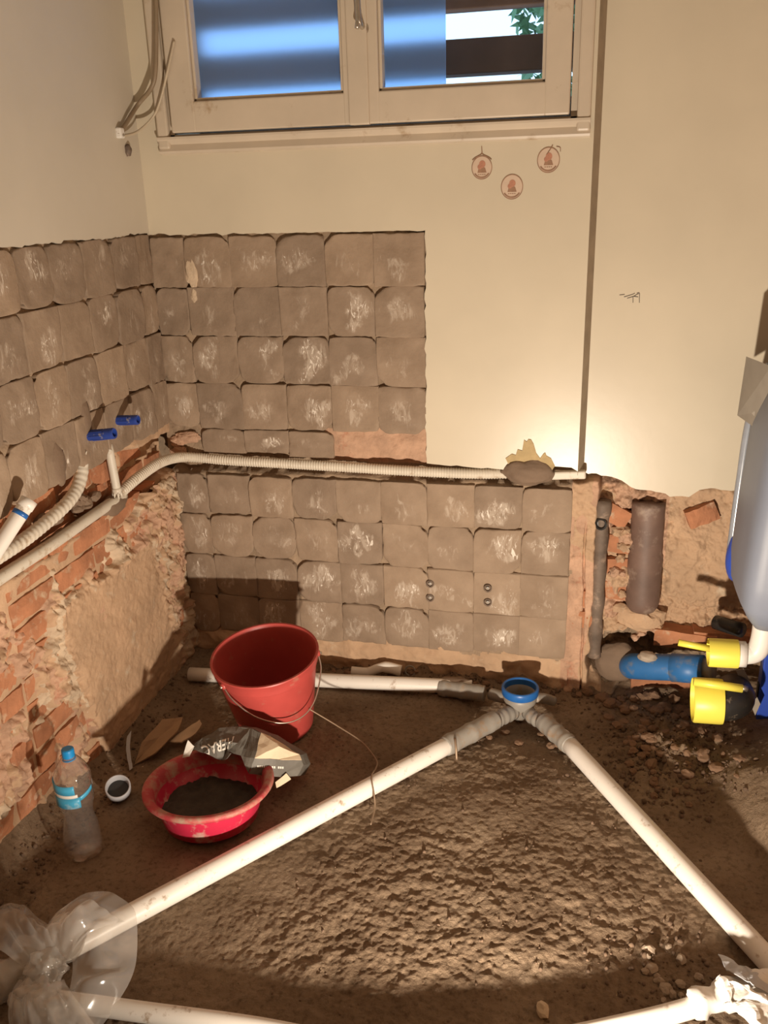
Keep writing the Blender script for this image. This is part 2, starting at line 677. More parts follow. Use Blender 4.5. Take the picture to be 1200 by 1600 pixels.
def floor_h(x, y):
    x = np.asarray(x, float)
    y = np.asarray(y, float)
    h = .012*fbm(x*3, y*3, 3, 11)+.004*fbm(x*14, y*14, 3, 12)
    rough = .35+.9*sstep(-.12, .22, fbm(x*2.2+4, y*2.2, 2, 15))
    h = h+.0042*rough*fbm(x*40, y*40, 3, 13, .70)+.0020*fbm(x*105, y*105, 2, 19, .7)
    h = h-.030*np.exp(-((x-1.17)**2+(y+.19)**2)/.14**2)
    bank = sstep(1.70, 1.93, x+.04*fbm(x*9, y*9, 2, 5)-.13*sstep(-.45, -1.0, y))
    h = h+bank*(.045+.16*sstep(-.1, -.8, y))
    h = h+.035*np.exp(-x/.05)*sstep(-.6, -1.1, y)+.02*np.exp(-x/.04)
    h = h+.03*np.exp(np.minimum(y, 0)/.035)*(.6+1.2*fbm(x*11, y*11, 3, 21))
    # heap of broken soil right of the right-hand pipe
    heap = np.exp(-(((x-1.62)/.15)**2+((y+.30)/.20)**2))
    h = h+heap*(.022+.05*fbm(x*24, y*24, 3, 33))
    return h


xs = np.linspace(-.03, 2.08, 590)
ys = np.concatenate([np.linspace(-3.25, -1.75, 40)[:-1], np.linspace(-1.75, .16, 540)])
V, F = grid_vf(xs, ys, lambda a, b: (a, b, floor_h(a, b)))
floor = fast_obj('floor', V, F, M['soil'])
tag(floor, kind='structure')


def fh(x, y):
    return float(floor_h(np.array([x]), np.array([y]))[0])


# ------------------------------------------------------------------ room shell
ZC = 2.6
XR = 2.06
YF = -3.22
SX0, SX1 = 1.324, 1.342        # the narrow splayed return between the two wall planes
YC = -.010                    # face of the cream wall left of the return
YR = .040                     # face of the recessed wall right of it

wall_back = structure('wall_back')
wall_left = structure('wall_left')
V, F = box_vf(XR, XR+.1, YF, .3, -.1, ZC)
wr = obj('wall_right', V, F, M['plaster'], origin=(0, 0, 0))
tag(wr, kind='structure')
V, F = box_vf(-.25, XR+.1, YF-.1, YF, -.1, ZC)
tag(obj('wall_front', V, F, M['bed'], origin=(0, 0, 0)), kind='structure')
V, F = box_vf(-.25, XR+.1, YF-.1, .35, ZC, ZC+.1)
tag(obj('ceiling', V, F, M['ceiling'], origin=(0, 0, 0)), kind='structure')

# --- back wall: painted plaster with the ragged L-shaped lower edge and the window hole
WX0, WX1, WZ0, WZ1 = .105, 1.285, 1.715, 2.46
outer = [(0.0, ZC), (0.0, 1.463)]
outer += rag((0, 1.461), (.30, 1.458), .018, .005, 3)
outer += rag((.30, 1.458), (.868, 1.457), .012, .002, 4)
outer += rag((.866, 1.457), (.860, .765), .016, .0045, 5)
outer += rag((.862, .762), (1.09, .752), .018, .003, 6)
outer += rag((1.09, .752), (1.25, .772), .018, .006, 7)
outer += rag((1.25, .768), (SX0, .764), .018, .003, 8)
outer += [(SX0, .755), (SX0, ZC)]
hole = [(WX0, WZ0), (WX1, WZ0), (WX1, WZ1), (WX0, WZ1)]
V, F = slab_vf([outer, hole], lambda a, b, d: (a, d, b), YC, .018)
o = fix_normals(obj('painted_plaster', V, F, M['cream'], wall_back))
tag(o, 'cream painted plaster left above the stripped tiles')

# splayed return
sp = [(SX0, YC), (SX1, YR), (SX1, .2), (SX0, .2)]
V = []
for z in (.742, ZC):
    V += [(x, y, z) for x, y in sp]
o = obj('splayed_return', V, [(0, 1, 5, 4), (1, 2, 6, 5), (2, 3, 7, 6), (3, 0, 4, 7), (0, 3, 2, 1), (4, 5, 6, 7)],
        M['return_face'], wall_back)
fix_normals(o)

# recessed painted wall
outer = [(SX1, ZC), (SX1, .742)]
for (a, b, sd, am) in [((SX1, .740), (1.365, .722), 1, .003), ((1.365, .735), (1.44, .725), 2, .004),
                       ((1.44, .722), (1.50, .690), 3, .005), ((1.50, .690), (1.60, .672), 4, .005),
                       ((1.60, .670), (1.655, .672), 5, .004), ((1.655, .672), (1.70, .700), 6, .005),
                       ((1.70, .700), (XR, .705), 7, .005)]:
    outer += rag(a, b, .014, am, 30+sd)
outer += [(XR, .705), (XR, ZC)]
V, F = slab_vf([outer], lambda a, b, d: (a, d, b), YR, .06)
fix_normals(obj('recessed_plaster', V, F, M['cream'], wall_back))

# solid masonry behind everything (keeps daylight out)
mb = MB()
for b in [(-.25, WX0, .06, .30, -.1, ZC), (WX1, XR+.1, .17, .30, -.1, ZC), (WX0, WX1, .07, .30, -.1, WZ0),
          (WX0, WX1, .06, .30, WZ1, ZC)]:
    mb.add(*box_vf(*b))
mb.build('masonry', M['bed'], wall_back)

# back wall mortar bed (behind the tile prints), with the chased slot
TR0, TR1 = .700, .768


def bed_y(x, z):
    slot_hi = TR1+.010*fbm(x*14, 3, 3, 40)-.02*(x < .10)
    slot_lo = TR0+.014*fbm(x*12, 9, 3, 41)-.012*np.exp(-((x-.06)/.07)**2)
    slot = sstep(0, .008, slot_hi-z)*sstep(0, .008, z-slot_lo)
    y = .007+.006*fbm(x*20, z*20, 4, 42)+.004*fbm(x*60, z*60, 3, 43)
    low = sstep(.135, .075, z+.05*fbm(x*9, z*9, 3, 44))
    y = y-low*(.012+.022*fbm(x*10, z*14, 4, 45))
    y = y+slot*(.045+.02*fbm(x*25, z*25, 3, 46))
    # patch of exposed pale plaster above the slot
    pp = sstep(.52, .56, x)*sstep(.74, .765, z)*sstep(.85, .82, z)*sstep(.88, .86, x)
    y = y-pp*.006
    return y


xs = np.linspace(-.02, 1.3215, 230)
zs = np.linspace(-.06, 1.48, 260)
V, F = grid_vf(xs, zs, lambda a, b: (a, bed_y(a, b), b))
cx_ = (V[F[:, 0], 0]+V[F[:, 2], 0])/2
cz_ = (V[F[:, 0], 2]+V[F[:, 2], 2])/2
nz = fbm(cx_*9, cz_*9, 3, 50)
fm = np.zeros(len(F), int)
fm[(cz_+.06*nz < .115)] = 1
fm[(cx_+.03*nz > 1.308) & (cz_ < .76)] = 2
fm[(cx_+.02*nz > .535) & (cx_ < .9) & (cz_ > .745) & (cz_ < .858+.02*nz)] = 2
o = fast_obj('mortar_bed', V, F[:, ::-1], [M['bed'], M['plaster'], M['pinkplaster']], wall_back, True, fm)


def pad(name, parent, emb, a0, a1, b0, b1, seed, thick, corner=.18, lift=0.0, flat=1.0, clip=None, openness=1.0):
    """one tile print: a domed, irregular rounded square of mortar; emb(a, b, outward) -> world"""
    rs_ = np.random.RandomState(seed)
    n = 17
    w, h = a1-a0, b1-b0
    ca, cb = (a0+a1)/2, (b0+b1)/2
    cor = rs_.uniform(0, corner, 4)*(rs_.rand(4) < .62)
    jit = rs_.uniform(-.018, .018, (4,))
    # how open the joint is on each side (left, right, lower, upper)
    op = np.array([1., 1., 1., 1.])*(rs_.rand(4) < np.array([.30, .30, .58, .58])*openness)*rs_.uniform(.4, 1, 4)
    t = np.array([-1, -.975, -.93, -.86, -.74, -.56, -.38, -.19, 0, .19, .38, .56, .74, .86, .93, .975, 1])
    P, Q = np.meshgrid(t, t, indexing='ij')
    k = np.where(P > 0, np.where(Q > 0, cor[0], cor[1]), np.where(Q > 0, cor[2], cor[3]))
    pw = (np.abs(P)**4*np.abs(Q)**4)
    A = P*(1-k*pw*.5)
    B = Q*(1-k*pw*.5)
    edge = np.maximum(np.abs(P), np.abs(Q))
    en = np.clip(.35+1.5*fbm(P*3.1+seed, Q*3.1-seed, 3, seed % 97), 0, 1.3)
    gl, gr = op[0]*en*(P < -.9), op[1]*en*(P > .9)
    gd, gu = op[2]*en*(Q < -.9), op[3]*en*(Q > .9)
    A = A+.030*gl-.030*gr
    B = B+.040*gd-.040*gu
    A = np.where(edge > .99, A*(1.008), A)
    a = ca+A*w/2
    b = cb+B*h/2
    lev = lift+jit[0]*.10
    drop = np.clip((edge-.86)/.14, 0, 1)**2
    side = np.maximum(np.maximum(gl, gr), np.maximum(gd, gu))
    z = thick*(1-.05*drop-.45*side*np.clip((edge-.95)/.05, 0, 1)**2-.5*pw*k*2)
    z = z+flat*(.0050*fbm(P*1.6+seed*3, Q*1.6, 3, 60+seed % 13)+.0022*fbm(P*6+seed, Q*6, 2, 7))+lev
    z = z+jit[1]*.10*P+jit[2]*.10*Q
    if clip is not None:
        a, b = clip(a, b)
    V = [emb(a.ravel()[i], b.ravel()[i], z.ravel()[i]) for i in range(n*n)]
    idx = np.arange(n*n).reshape(n, n)
    F = [(idx[i, j], idx[i+1, j], idx[i+1, j+1], idx[i, j+1]) for i in range(n-1) for j in range(n-1)]
    ring = list(idx[:, 0])+list(idx[-1, 1:])+list(idx[-2::-1, -1])+list(idx[0, -2:0:-1])
    q = len(V)
    V += [emb(a.ravel()[i], b.ravel()[i], -.014) for i in ring]
    for i in range(len(ring)):
        j = (i+1) % len(ring)
        F.append((ring[i], q+i, q+j, ring[j]))
    o = obj(name, V, F, M['pad'], parent, smooth=True)
    # how much adhesive stayed in the print's middle
    ox, oz, ex = rs_.uniform(-.25, .25), rs_.uniform(-.3, .2), rs_.uniform(.8, 1.25)
    mask = np.clip(1.35-.75*np.sqrt(((P-ox)*ex)**2+((Q-oz)/ex)**2)+.5*fbm(P*1.5+seed, Q*1.5, 2, 77), 0, 1.05).ravel()*rs_.uniform(.80, 1.01)
    at2 = o.data.attributes.new('padmask', 'FLOAT', 'POINT')
    vals = np.zeros(len(V), np.float32)
    vals[:n*n] = mask
    at2.data.foreach_set('value', vals)
    fix_normals(o)
    return o


T = .15
ZT = 1.452
X0 = .111
emb_b = lambda a, b, d: (a, .002-d, b)
sd = 100
G = -.0004
for k in range(9):
    for n in range(-1, 8):
        x0 = X0+T*n if n >= 0 else .004
        x1 = X0+T*(n+1)
        z1 = ZT-T*k
        z0 = z1-T
        clip = None
        if k <= 4 and n > 4:
            continue
        if k == 4:
            if n > 2:
                continue
            if n < 0:
                continue
            zc = .772
            z0 = zc+.006*math.sin(n*2.1)
        if k == 5:
            z1 = .694
        if k == 8:
            z0 += .012*random.random()
        sd += 1
        gz = G if random.random() < .62 else random.uniform(.0015, .004)
        jx = random.uniform(-.004, .004)
        smoothzone = k >= 7 and n >= 5
        pad('mortar_pad', wall_back, emb_b, x0+G*.5+jx*.3, x1-G*.5+jx*.3, z0+gz, z1-G*.4, sd,
            .0105, .62 if not smoothzone else .15, lift=random.uniform(-.0015, .0015), openness=.35 if smoothzone else 1.0)

# --- left wall: painted plaster, tile prints, exposed brick
outer = [(.0, ZC)]
outer += [(-3.22, ZC), (-3.22, 1.47)]
outer += rag((-3.22, 1.468), (-.85, 1.468), .06, .004, 11)
outer += rag((-.85, 1.468), (-.14, 1.464), .014, .004, 12)
outer += rag((-.14, 1.466), (0, 1.464), .012, .006, 13)
outer += [(0, 1.464)]
V, F = slab_vf([outer], lambda a, b, d: (d, a, b), .006, -.02)
o = fix_normals(obj('painted_plaster', V, F, M['cream_side'], wall_left))
mb = MB().add(*box_vf(-.25, -.09, YF, .3, -.1, ZC))
mb.build('masonry', M['bed'], wall_left)


def left_bed_x(y, z):
    hi = .862+.02*fbm(y*9, 2, 3, 70)-.03*sstep(-.28, -.15, y)
    lo = .690+.018*fbm(y*10, 7, 3, 71)
    slot = sstep(0, .010, hi-z)*sstep(0, .012, z-lo)
    x = -.010+.006*fbm(y*18, z*18, 4, 72)
    x = x-slot*(.050+.02*fbm(y*22, z*22, 3, 73))
    # below the slot the bed sits behind the brick faces
    x = x-sstep(.70, .66, z)*.010
    return x


ysl = np.linspace(-1.9, .02, 300)
zsl = np.linspace(-.06, 1.48, 220)
V, F = grid_vf(ysl, zsl, lambda a, b: (left_bed_x(a, b), a, b))
cy_ = V[F[:, 0], 1]
cz_ = V[F[:, 0], 2]
fm = np.zeros(len(F), int)
fm[cz_ < .87] = 1
fast_obj('mortar_bed', V, F, [M['bed'], M['plaster']], wall_left, True, fm)
V, F = box_vf(-.05, -.012, YF, -1.88, -.06, 1.48)
obj('mortar_bed', V, F, M['bed'], wall_left)

emb_l = lambda a, b, d: (-.004+d, a, b)
sd = 700
for k in range(4):
    for n in range(0, 8):
        y1 = -.004 if n == 0 else -.105-T*(n-1)
        y0 = -.105-T*n
        z1 = 1.463-T*k
        z0 = z1-T
        sd += 1
        gz = G if random.random() < .55 else random.uniform(.002, .006)
        pad('mortar_pad', wall_left, emb_l, y0+G*.5, y1-G*.5, z0+gz, z1-G*.4, sd, .0095, .5,
            lift=random.uniform(-.002, .002))


def brick_mesh(name, w, h, d, seed, mat, chip=1.0):
    """front face irregular, facing -y, centred on the face"""
    rs_ = np.random.RandomState(seed)
    na, nb = 8, 4
    a = np.linspace(-w/2, w/2, na)
    b = np.linspace(-h/2, h/2, nb)
    A, B = np.meshgrid(a, b, indexing='ij')
    ed = np.maximum(np.abs(A)/(w/2), np.abs(B)/(h/2))
    D = chip*(.006*fbm(A*30+seed*5, B*30, 3, seed)+.004*(ed > .9)*(.3+rs_.rand(na, nb)))
    A = A*(1-.03*(ed > .9)*rs_.rand(na, nb))
    B = B*(1-.08*(ed > .9)*rs_.rand(na, nb))
    V = [(A.ravel()[i], D.ravel()[i], B.ravel()[i]) for i in range(na*nb)]
    idx = np.arange(na*nb).reshape(na, nb)
    F = [(idx[i, j], idx[i+1, j], idx[i+1, j+1], idx[i, j+1]) for i in range(na-1) for j in range(nb-1)]
    ring = list(idx[:, 0])+list(idx[-1, 1:])+list(idx[-2::-1, -1])+list(idx[0, -2:0:-1])
    q = len(V)
    V += [(A.ravel()[i], d, B.ravel()[i]) for i in ring]
    m_ = len(ring)
    F += [(ring[i], q+i, q+(i+1) % m_, ring[(i+1) % m_]) for i in range(m_)]
    F.append(tuple(q+i for i in range(m_-1, -1, -1)))
    me = mesh_data(name, V, F, mat)
    bm = bmesh.new()
    bm.from_mesh(me)
    bmesh.ops.recalc_face_normals(bm, faces=bm.faces)
    bm.to_mesh(me)
    bm.free()
    return me


BR = [brick_mesh('brick', .19, .060, .06, s, M['brick']) for s in range(7)]
BRH = [brick_mesh('brick', .092, .060, .06, 20+s, M['brick']) for s in range(4)]


def lay(parent, me, loc, rz=0, ry=0):
    o = link(bpy.data.objects.new('brick', me))
    o.parent = parent
    o.location = loc
    o.rotation_euler = (0, ry, rz)
    return o


for c in range(12):
    z = .035+c*.071
    y = -.02-(.10 if c % 2 else 0)
    while y > -1.75:
        half = random.random() < .2
        w = .092 if half else .19
        yc = y-w/2
        depth = -.013+random.uniform(-.006, .004)
        if z > .70:
            depth = -.045+random.uniform(-.01, .008)
            if z > .775 and -.50 < yc < -.22:
                depth = -.022+random.uniform(-.006, .004)
        me = random.choice(BRH if half else BR)
        lay(wall_left, me, (depth, yc, z+random.uniform(-.003, .003)), math.pi/2, random.uniform(-.02, .02))
        y -= w+.012


def left_plaster_x(y, z):
    p = .42*fbm(y*5, z*5, 4, 80, .6)+.20*fbm(y*16, z*16, 3, 81, .6)
    patch = sstep(.30, .22, np.abs(y+.44+.25*(z-.3)))*sstep(.30, .24, np.abs(z-.26))
    corner = sstep(-.34, -.2, y)*sstep(.71, .64, z)
    left = sstep(-.66, -.9, y)
    b = .02+.58*patch+.42*corner-.0*left-.30*sstep(.60, .68, z)*sstep(-.2, -.3, y)
    cov = sstep(-.10, .14, p+b)
    rid = 1-np.abs(2*fbm(y*17+3, z*21, 3, 88, .6))
    relief = (1-.85*patch)*(.024*fbm(y*15, z*19, 4, 82, .65)+.012*fbm(y*48, z*60, 3, 83)+.010*(rid-.7))+.003*fbm(y*30, z*30, 3, 84)
    return -.030+cov*.034+relief*cov


V, F = grid_vf(np.linspace(-1.9, .02, 560), np.linspace(-.06, .695, 240), lambda a, b: (left_plaster_x(a, b), a, b))
cyl, czl = V[F[:, 0], 1], V[F[:, 0], 2]
nz = .7*fbm(cyl*7, czl*7, 3, 86)+.5*fbm(cyl*28, czl*28, 3, 87)
pt_ = sstep(.30, .22, np.abs(cyl+.44+.25*(czl-.3)))*sstep(.30, .24, np.abs(czl-.26))
fm = np.where(nz-.5*pt_ > .06, 1, 0)
fm[(nz < -.16) & (pt_ < .3)] = 2
o = fast_obj('plaster_remains', V, F, [M['plaster'], M['pinkplaster'], M['pale']], wall_left, True, fm)

# --- recessed wall, broken lower part
HX, HZ = 1.475, .105


def rec_y(x, z):
    y = .062+.036*fbm(x*8, z*8, 4, 90, .6)+.022*fbm(x*30, z*30, 4, 91, .6)+.012*np.abs(fbm(x*14, z*18, 3, 89))
    strip = sstep(1.398, 1.385, x+.01*fbm(x*10, z*14, 3, 92))*sstep(.728, .712, z+.01*fbm(x*30, 2, 2, 9))
    y = y*(1-strip)+strip*(.005+.012*fbm(x*22, z*22, 4, 93, .6))
    crack = np.exp(-((x-1.358-.010*fbm(z*8, 1, 3, 94)+.02*(z-.3))/.0022)**2)*strip*sstep(.62, .5, z)
    y = y+crack*.03
    smooth = sstep(1.60, 1.63, x)*sstep(.30, .36, z)
    y = y*(1-.55*smooth)+.55*smooth*(.048+.008*fbm(x*12, z*12, 3, 95))
    hole_ = sstep(.098, .080, np.hypot(x-HX, z-HZ)+.015*fbm(x*20, z*20, 2, 96))
    chan = sstep(1.46, 1.50, x)*sstep(.215, .19, z+.03*fbm(x*15, z*6, 2, 97))
    y = y+np.maximum(hole_, chan)*.085
    y = y+sstep(.685, .72, z)*(1-strip)*.035
    base = sstep(.05, .0, z+.03*fbm(x*9, 4, 2, 98))
    return y-base*.09*(1-.8*strip)


V, F = grid_vf(np.linspace(1.312, 2.07, 330), np.linspace(-.06, .80, 360), lambda a, b: (a, rec_y(a, b), b))
cxr, czr = V[F[:, 0], 0], V[F[:, 0], 2]
nz = fbm(cxr*7, czr*7, 3, 51)
fm = np.zeros(len(F), int)
fm[(cxr > 1.60) & (czr > .2)] = 1
fm[(nz > .12)] = 1
fm[(czr < .19+.05*nz) & (cxr > 1.43)] = 2
fast_obj('broken_plaster', V, F[:, ::-1], [M['pinkplaster'], M['plaster'], M['bed']], wall_back, True, fm)
for (x, y, z, rz, ry, me) in [(1.70, .035, .615, .15, -.42, BRH[0]), (1.68, .018, .195, -.1, .03, BR[1]),
                              (1.445, .042, .60, .1, .5, BRH[1]), (1.46, .05, .50, 0, .1, BRH[2]),
                              (1.46, .055, .42, 0, -.1, BRH[3]), (1.365, .010, .25, 0, 0, BRH[0]),
                              (1.365, .010, .32, 0, 0, BRH[2]), (1.80, .02, .20, 0, 0, BR[2]),
                              (1.62, .03, .02, .1, .05, BR[3]), (1.455, .05, .34, 0, .1, BRH[1])]:
    lay(wall_back, me, (x, y, z), rz, ry)

for (u, v, rx_, rz_, sdd) in [(300, 425, .022, .052, 41), (303, 462, .012, .022, 42)]:
    c = at(u, v, 1, -.006)
    V, F = lump_vf((c[0], -.004, c[2]), (rx_, .008, rz_), sdd, 3, .35)
    obj('plaster_chip', V, F, M['pale'], wall_back)
for (u, v, rx_, rz_, sdd) in [(292, 684, .045, .020, 43), (272, 690, .03, .018, 44), (255, 705, .03, .02, 46)]:
    c = at(u, v, 1, -.002)
    V, F = lump_vf((max(c[0], .02), .0, c[2]), (rx_, .012, rz_), sdd, 3, .4)
    obj('plaster_chip', V, F, M['pinkplaster'], wall_back)

random.seed(31)
for i in range(22):
    u = random.choice([random.uniform(955, 980), random.uniform(1005, 1075), random.uniform(940, 1075)])
    v = random.uniform(810, 990) if u < 985 else random.uniform(945, 1000)
    c = at(u, v, 1, .04)
    V, F = lump_vf((c[0], .050, c[2]), (random.uniform(.012, .026), .018, random.uniform(.010, .018)), 400+i, 2, .45)
    obj('mortar_lump', V, F, M['plaster'] if i % 3 else M['pinkplaster'], wall_back)

# pencil scrawl on the recessed wall
mb = MB()


def stroke(pix, w, y, mb):
    P = np.array([at(u, v, 1, y) for u, v in pix])
    V, F = tube_vf(spline(P, 6*len(P)), w, 5)
    mb.add(V, F)


for st in [[(968, 461), (976, 460)], [(975, 464), (988, 460), (992, 458)], [(980, 466), (990, 463), (995, 460), (998, 459)],
           [(989, 463), (989, 473)], [(995, 458), (999, 458), (999, 466), (999, 473)], [(990, 463), (997, 464)]]:
    stroke(st, .0009, YR-.0006, mb)
mb.build('pencil_mark', M['pencil'], wall_back)

# ------------------------------------------------------------------ window
win = structure('window_1', (.695, 0, WZ0))
mb = MB()
cw = .036
mb.add(*box_vf(.076, .112, -.030, .03, 1.700, 2.50, .006))
mb.add(*box_vf(1.278, 1.314, -.030, .03, 1.700, 2.50, .006))
# sloped bottom casing
x0, x1 = .076, 1.314
pr = [(-.010, 1.684), (-.024, 1.688), (-.026, 1.694), (-.018, 1.712), (-.034, 1.726), (-.034, 1.732), (.03, 1.732), (.03, 1.684)]
n = len(pr)
V = [(x0, y, z) for y, z in pr]+[(x1, y, z) for y, z in pr]
F = [(i, (i+1) % n, (i+1) % n+n, i+n) for i in range(n)]+[tuple(range(n-1, -1, -1)), tuple(range(n, 2*n))]
mb.add(V, F)
mb.add(*box_vf(.076, 1.314, -.030, .03, 2.44, 2.50, .006))
fix_normals(mb.build('casing', M['frame'], win))
mb = MB()
for b in [(.106, .124, -.012, .17, 1.71, 2.46), (1.262, 1.284, -.012, .17, 1.71, 2.46), (.106, 1.284, -.012, .17, 1.712, 1.738),
          (.106, 1.284, -.012, .17, 2.43, 2.46)]:
    mb.add(*box_vf(*b))
mb.build('fixed_frame', M['frame'], win)


def sash(x0, x1, gx0, gx1, films, handle=False):
    z0, z1, gz0, gz1 = 1.742, 2.425, 1.823, 2.35
    mb = MB()
    for b in [(x0, gx0, -.036, .016, z0, z1), (gx1, x1, -.036, .016, z0, z1), (gx0-.004, gx1+.004, -.035, .016, z0, gz0),
              (gx0-.004, gx1+.004, -.035, .016, gz1, z1)]:
        mb.add(*box_vf(*b, .004))
    # glazing bead
    bw = .009
    for b in [(gx0, gx0+bw, -.026, .012, gz0, gz1), (gx1-bw, gx1, -.026, .012, gz0, gz1), (gx0, gx1, -.026, .012, gz0, gz0+bw),
              (gx0, gx1, -.026, .012, gz1-bw, gz1)]:
        mb.add(*box_vf(*b, .003))
    s = mb.build('sash', M['frame'], win)
    V = [(gx0, .002, gz0), (gx1, .002, gz0), (gx1, .002, gz1), (gx0, .002, gz1)]
    obj('pane', V, [(0, 1, 2, 3)], M['pane'], s)
    for fx0, fx1 in films:
        V, F = box_vf(fx0, fx1, .0045, .0085, gz0, gz1)
        tag(obj('frosted_film', V, F, M['frost'], s), 'frosted film stuck to the pane')
    if handle:
        h = at(567, 40, 1, -.036)
        mbh = MB()
        mbh.add(*lathe_vf([(0, -.006), (.016, -.006), (.016, .002), (.012, .005), (0, .005)], 20,
                          axis_mat((0, -1, 0))*np.array([1, 1, 1]), (h[0], -.037, h[2]-.008)))
        P = spline([(h[0], -.040, h[2]-.004), (h[0], -.066, h[2]), (h[0]-.003, -.072, h[2]+.02), (h[0]-.004, -.072, h[2]+.11)], 30)
        mbh.add(*tube_vf(P, np.linspace(.008, .0085, 30), 12))
        P = spline([(h[0]-.001, -.070, h[2]+.012), (h[0]-.008, -.073, h[2]-.012)], 6)
        mbh.add(*tube_vf(P, np.linspace(.009, .006, 6), 12))
        hd = mbh.build('handle', M['steel'], s, smooth=True)
        tag(hd, 'steel turn handle')
    return s


sash(.127, .664, .203, .646, [(.203, .646)], handle=True)
sash(.716, 1.259, .747, 1.193, [(.747, .925)])
V, F = box_vf(.662, .720, -.044, .010, 1.740, 2.425, .004)
obj('meeting_stile', V, F, M['frame'], win)
# wooden shutter slats outside the glass
for i in range(6):
    zc = 1.921+(i-1)*.165
    V, F = box_vf(.09, 1.30, -.011, .011, -.053, .053, .003)
    V = np.array(V)
    a = math.radians(-24)
    R_ = np.array([[1, 0, 0], [0, math.cos(a), -math.sin(a)], [0, math.sin(a), math.cos(a)]])
    V = V@R_.T+np.array([0, .21, zc])
    obj('shutter_slat', V, F, M['slat'], win)
for x in (.085, 1.275):
    V, F = box_vf(x, x+.03, .18, .24, 1.70, 2.47, .003)
    obj('shutter_stile', V, F, M['slat'], win)

# tree outside
tc_ = at(833, 42, 1, 1.6)
tree = thing('tree', (tc_[0]+.1, 1.7, 0), 'green tree outside, seen through the clear part of the window', 'tree')
tube('trunk', [(tc_[0]+.1, 1.7, 0), (tc_[0]+.12, 1.7, 1.4), (tc_[0]+.08, 1.7, tc_[2]+.5)], .05, M['bark'], tree)
mb = MB()
rs_ = np.random.RandomState(3)
for i in range(900):
    d = rs_.normal(size=3)
    d = d/np.linalg.norm(d)*rs_.rand()**.4
    c = np.array([tc_[0]+.16, 1.72, tc_[2]+.05])+d*np.array([.26, .25, .42])
    t1 = rs_.normal(size=3)
    t1 /= np.linalg.norm(t1)
    t2 = np.cross(t1, rs_.normal(size=3))
    t2 /= np.linalg.norm(t2)
    l, w = .045, .016
    mb.add([c-t1*l, c+t2*w, c+t1*l, c-t2*w], [(0, 1, 2, 3)])
lf = mb.build('foliage', M['leaf'], tree)
tag(lf, kind='stuff')

# ------------------------------------------------------------------ objects on the walls
def ring_flat(cx, cz, y, r0, r1, a0, a1, n=32):
    V = []
    F = []
    for i in range(n+1):
        a = a0+(a1-a0)*i/n
        for r in (r0, r1):
            V.append((cx+r*math.cos(a), y, cz+r*math.sin(a)*1.08))
    for i in range(n):
        F.append((2*i, 2*i+1, 2*i+3, 2*i+2))
    return V, F


LBL = ['round printed sticker under the window with a string loop drawn above its ring',
       'lowest round printed sticker, between the two others under the window',
       'round printed sticker closest to the wall return, scratched at its top edge']
for i, (u, v) in enumerate([(753, 262), (800, 292), (857, 250)]):
    p = at(u, v, 1, YC)
    cx, cz = p[0], p[2]
    st = thing('wall_sticker', (cx, YC, cz), LBL[i], 'sticker', 'round stickers under the window')
    r = .0305 if i != 0 else .0285
    V, F = lathe_vf([(0, .0012), (r, .0010), (r, 0), (0, 0)], 32, axis_mat((0, -1, 0)), (cx, YC, cz))
    V = np.array(V)
    V[:, 2] = cz+(V[:, 2]-cz)*1.08
    obj('paper_disc', V, F, M['decal'], st)
    mb = MB()
    y = YC-.0016
    mb.add(*ring_flat(cx, cz, y, r*.93, r*1.0, 0, 2*math.pi, 40))
    mb.add(*ring_flat(cx, cz, y-.0001, r*.76, r*.88, math.radians(215), math.radians(325), 16))
    if i == 0:
        for s in (-1, 1):
            V, F = tube_vf(spline([(cx, y, cz+r*1.45), (cx+s*.002, y, cz+r*1.2), (cx+s*.018, y, cz+r*.92), (cx+s*.026, y, cz+r*.7)], 14), .0013, 5)
            mb.add(V, F)
        mb.add(*tube_vf(spline([(cx, y, cz+r*1.3), (cx-.001, y, cz+r*1.9)], 4), .0012, 5))
    if i == 2:
        mb.add(*tube_vf(spline([(cx-.005, y, cz+.014), (cx+.006, y, cz+.03), (cx+.010, y, cz+.037)], 8), .0012, 5))
        mb.add(*tube_vf(spline([(cx+.02, y, cz+.033), (cx+.030, y, cz+.030), (cx+.031, y, cz+.02)], 8), .0009, 5))
    mb.build('printed_ring', M['ink'], st)
    mb = MB()
    V = [(cx-.012, y, cz-.013), (cx+.013, y, cz-.013), (cx+.009, y, cz-.001), (cx+.003, y, cz+.004), (cx-.004, y, cz+.004), (cx-.009, y, cz-.001)]
    mb.add(V, [tuple(range(6))], 1)
    V, F = ring_flat(cx+.001, cz+.009, y-.0001, 0, .009, 0, 2*math.pi, 12)
    mb.add(V, F, 0)
    mb.add(*ring_flat(cx-.006, cz+.002, y-.0002, 0, .006, 0, 2*math.pi, 10), 0)
    for q in range(4):
        mb.add(*box_vf(cx-.010+q*.0055, cx-.0065+q*.0055, y-.0002, y+.0001, cz-.0185, cz-.0165), 1)
    mb.build('printed_motif', [M['inkred'], M['ink']], st)

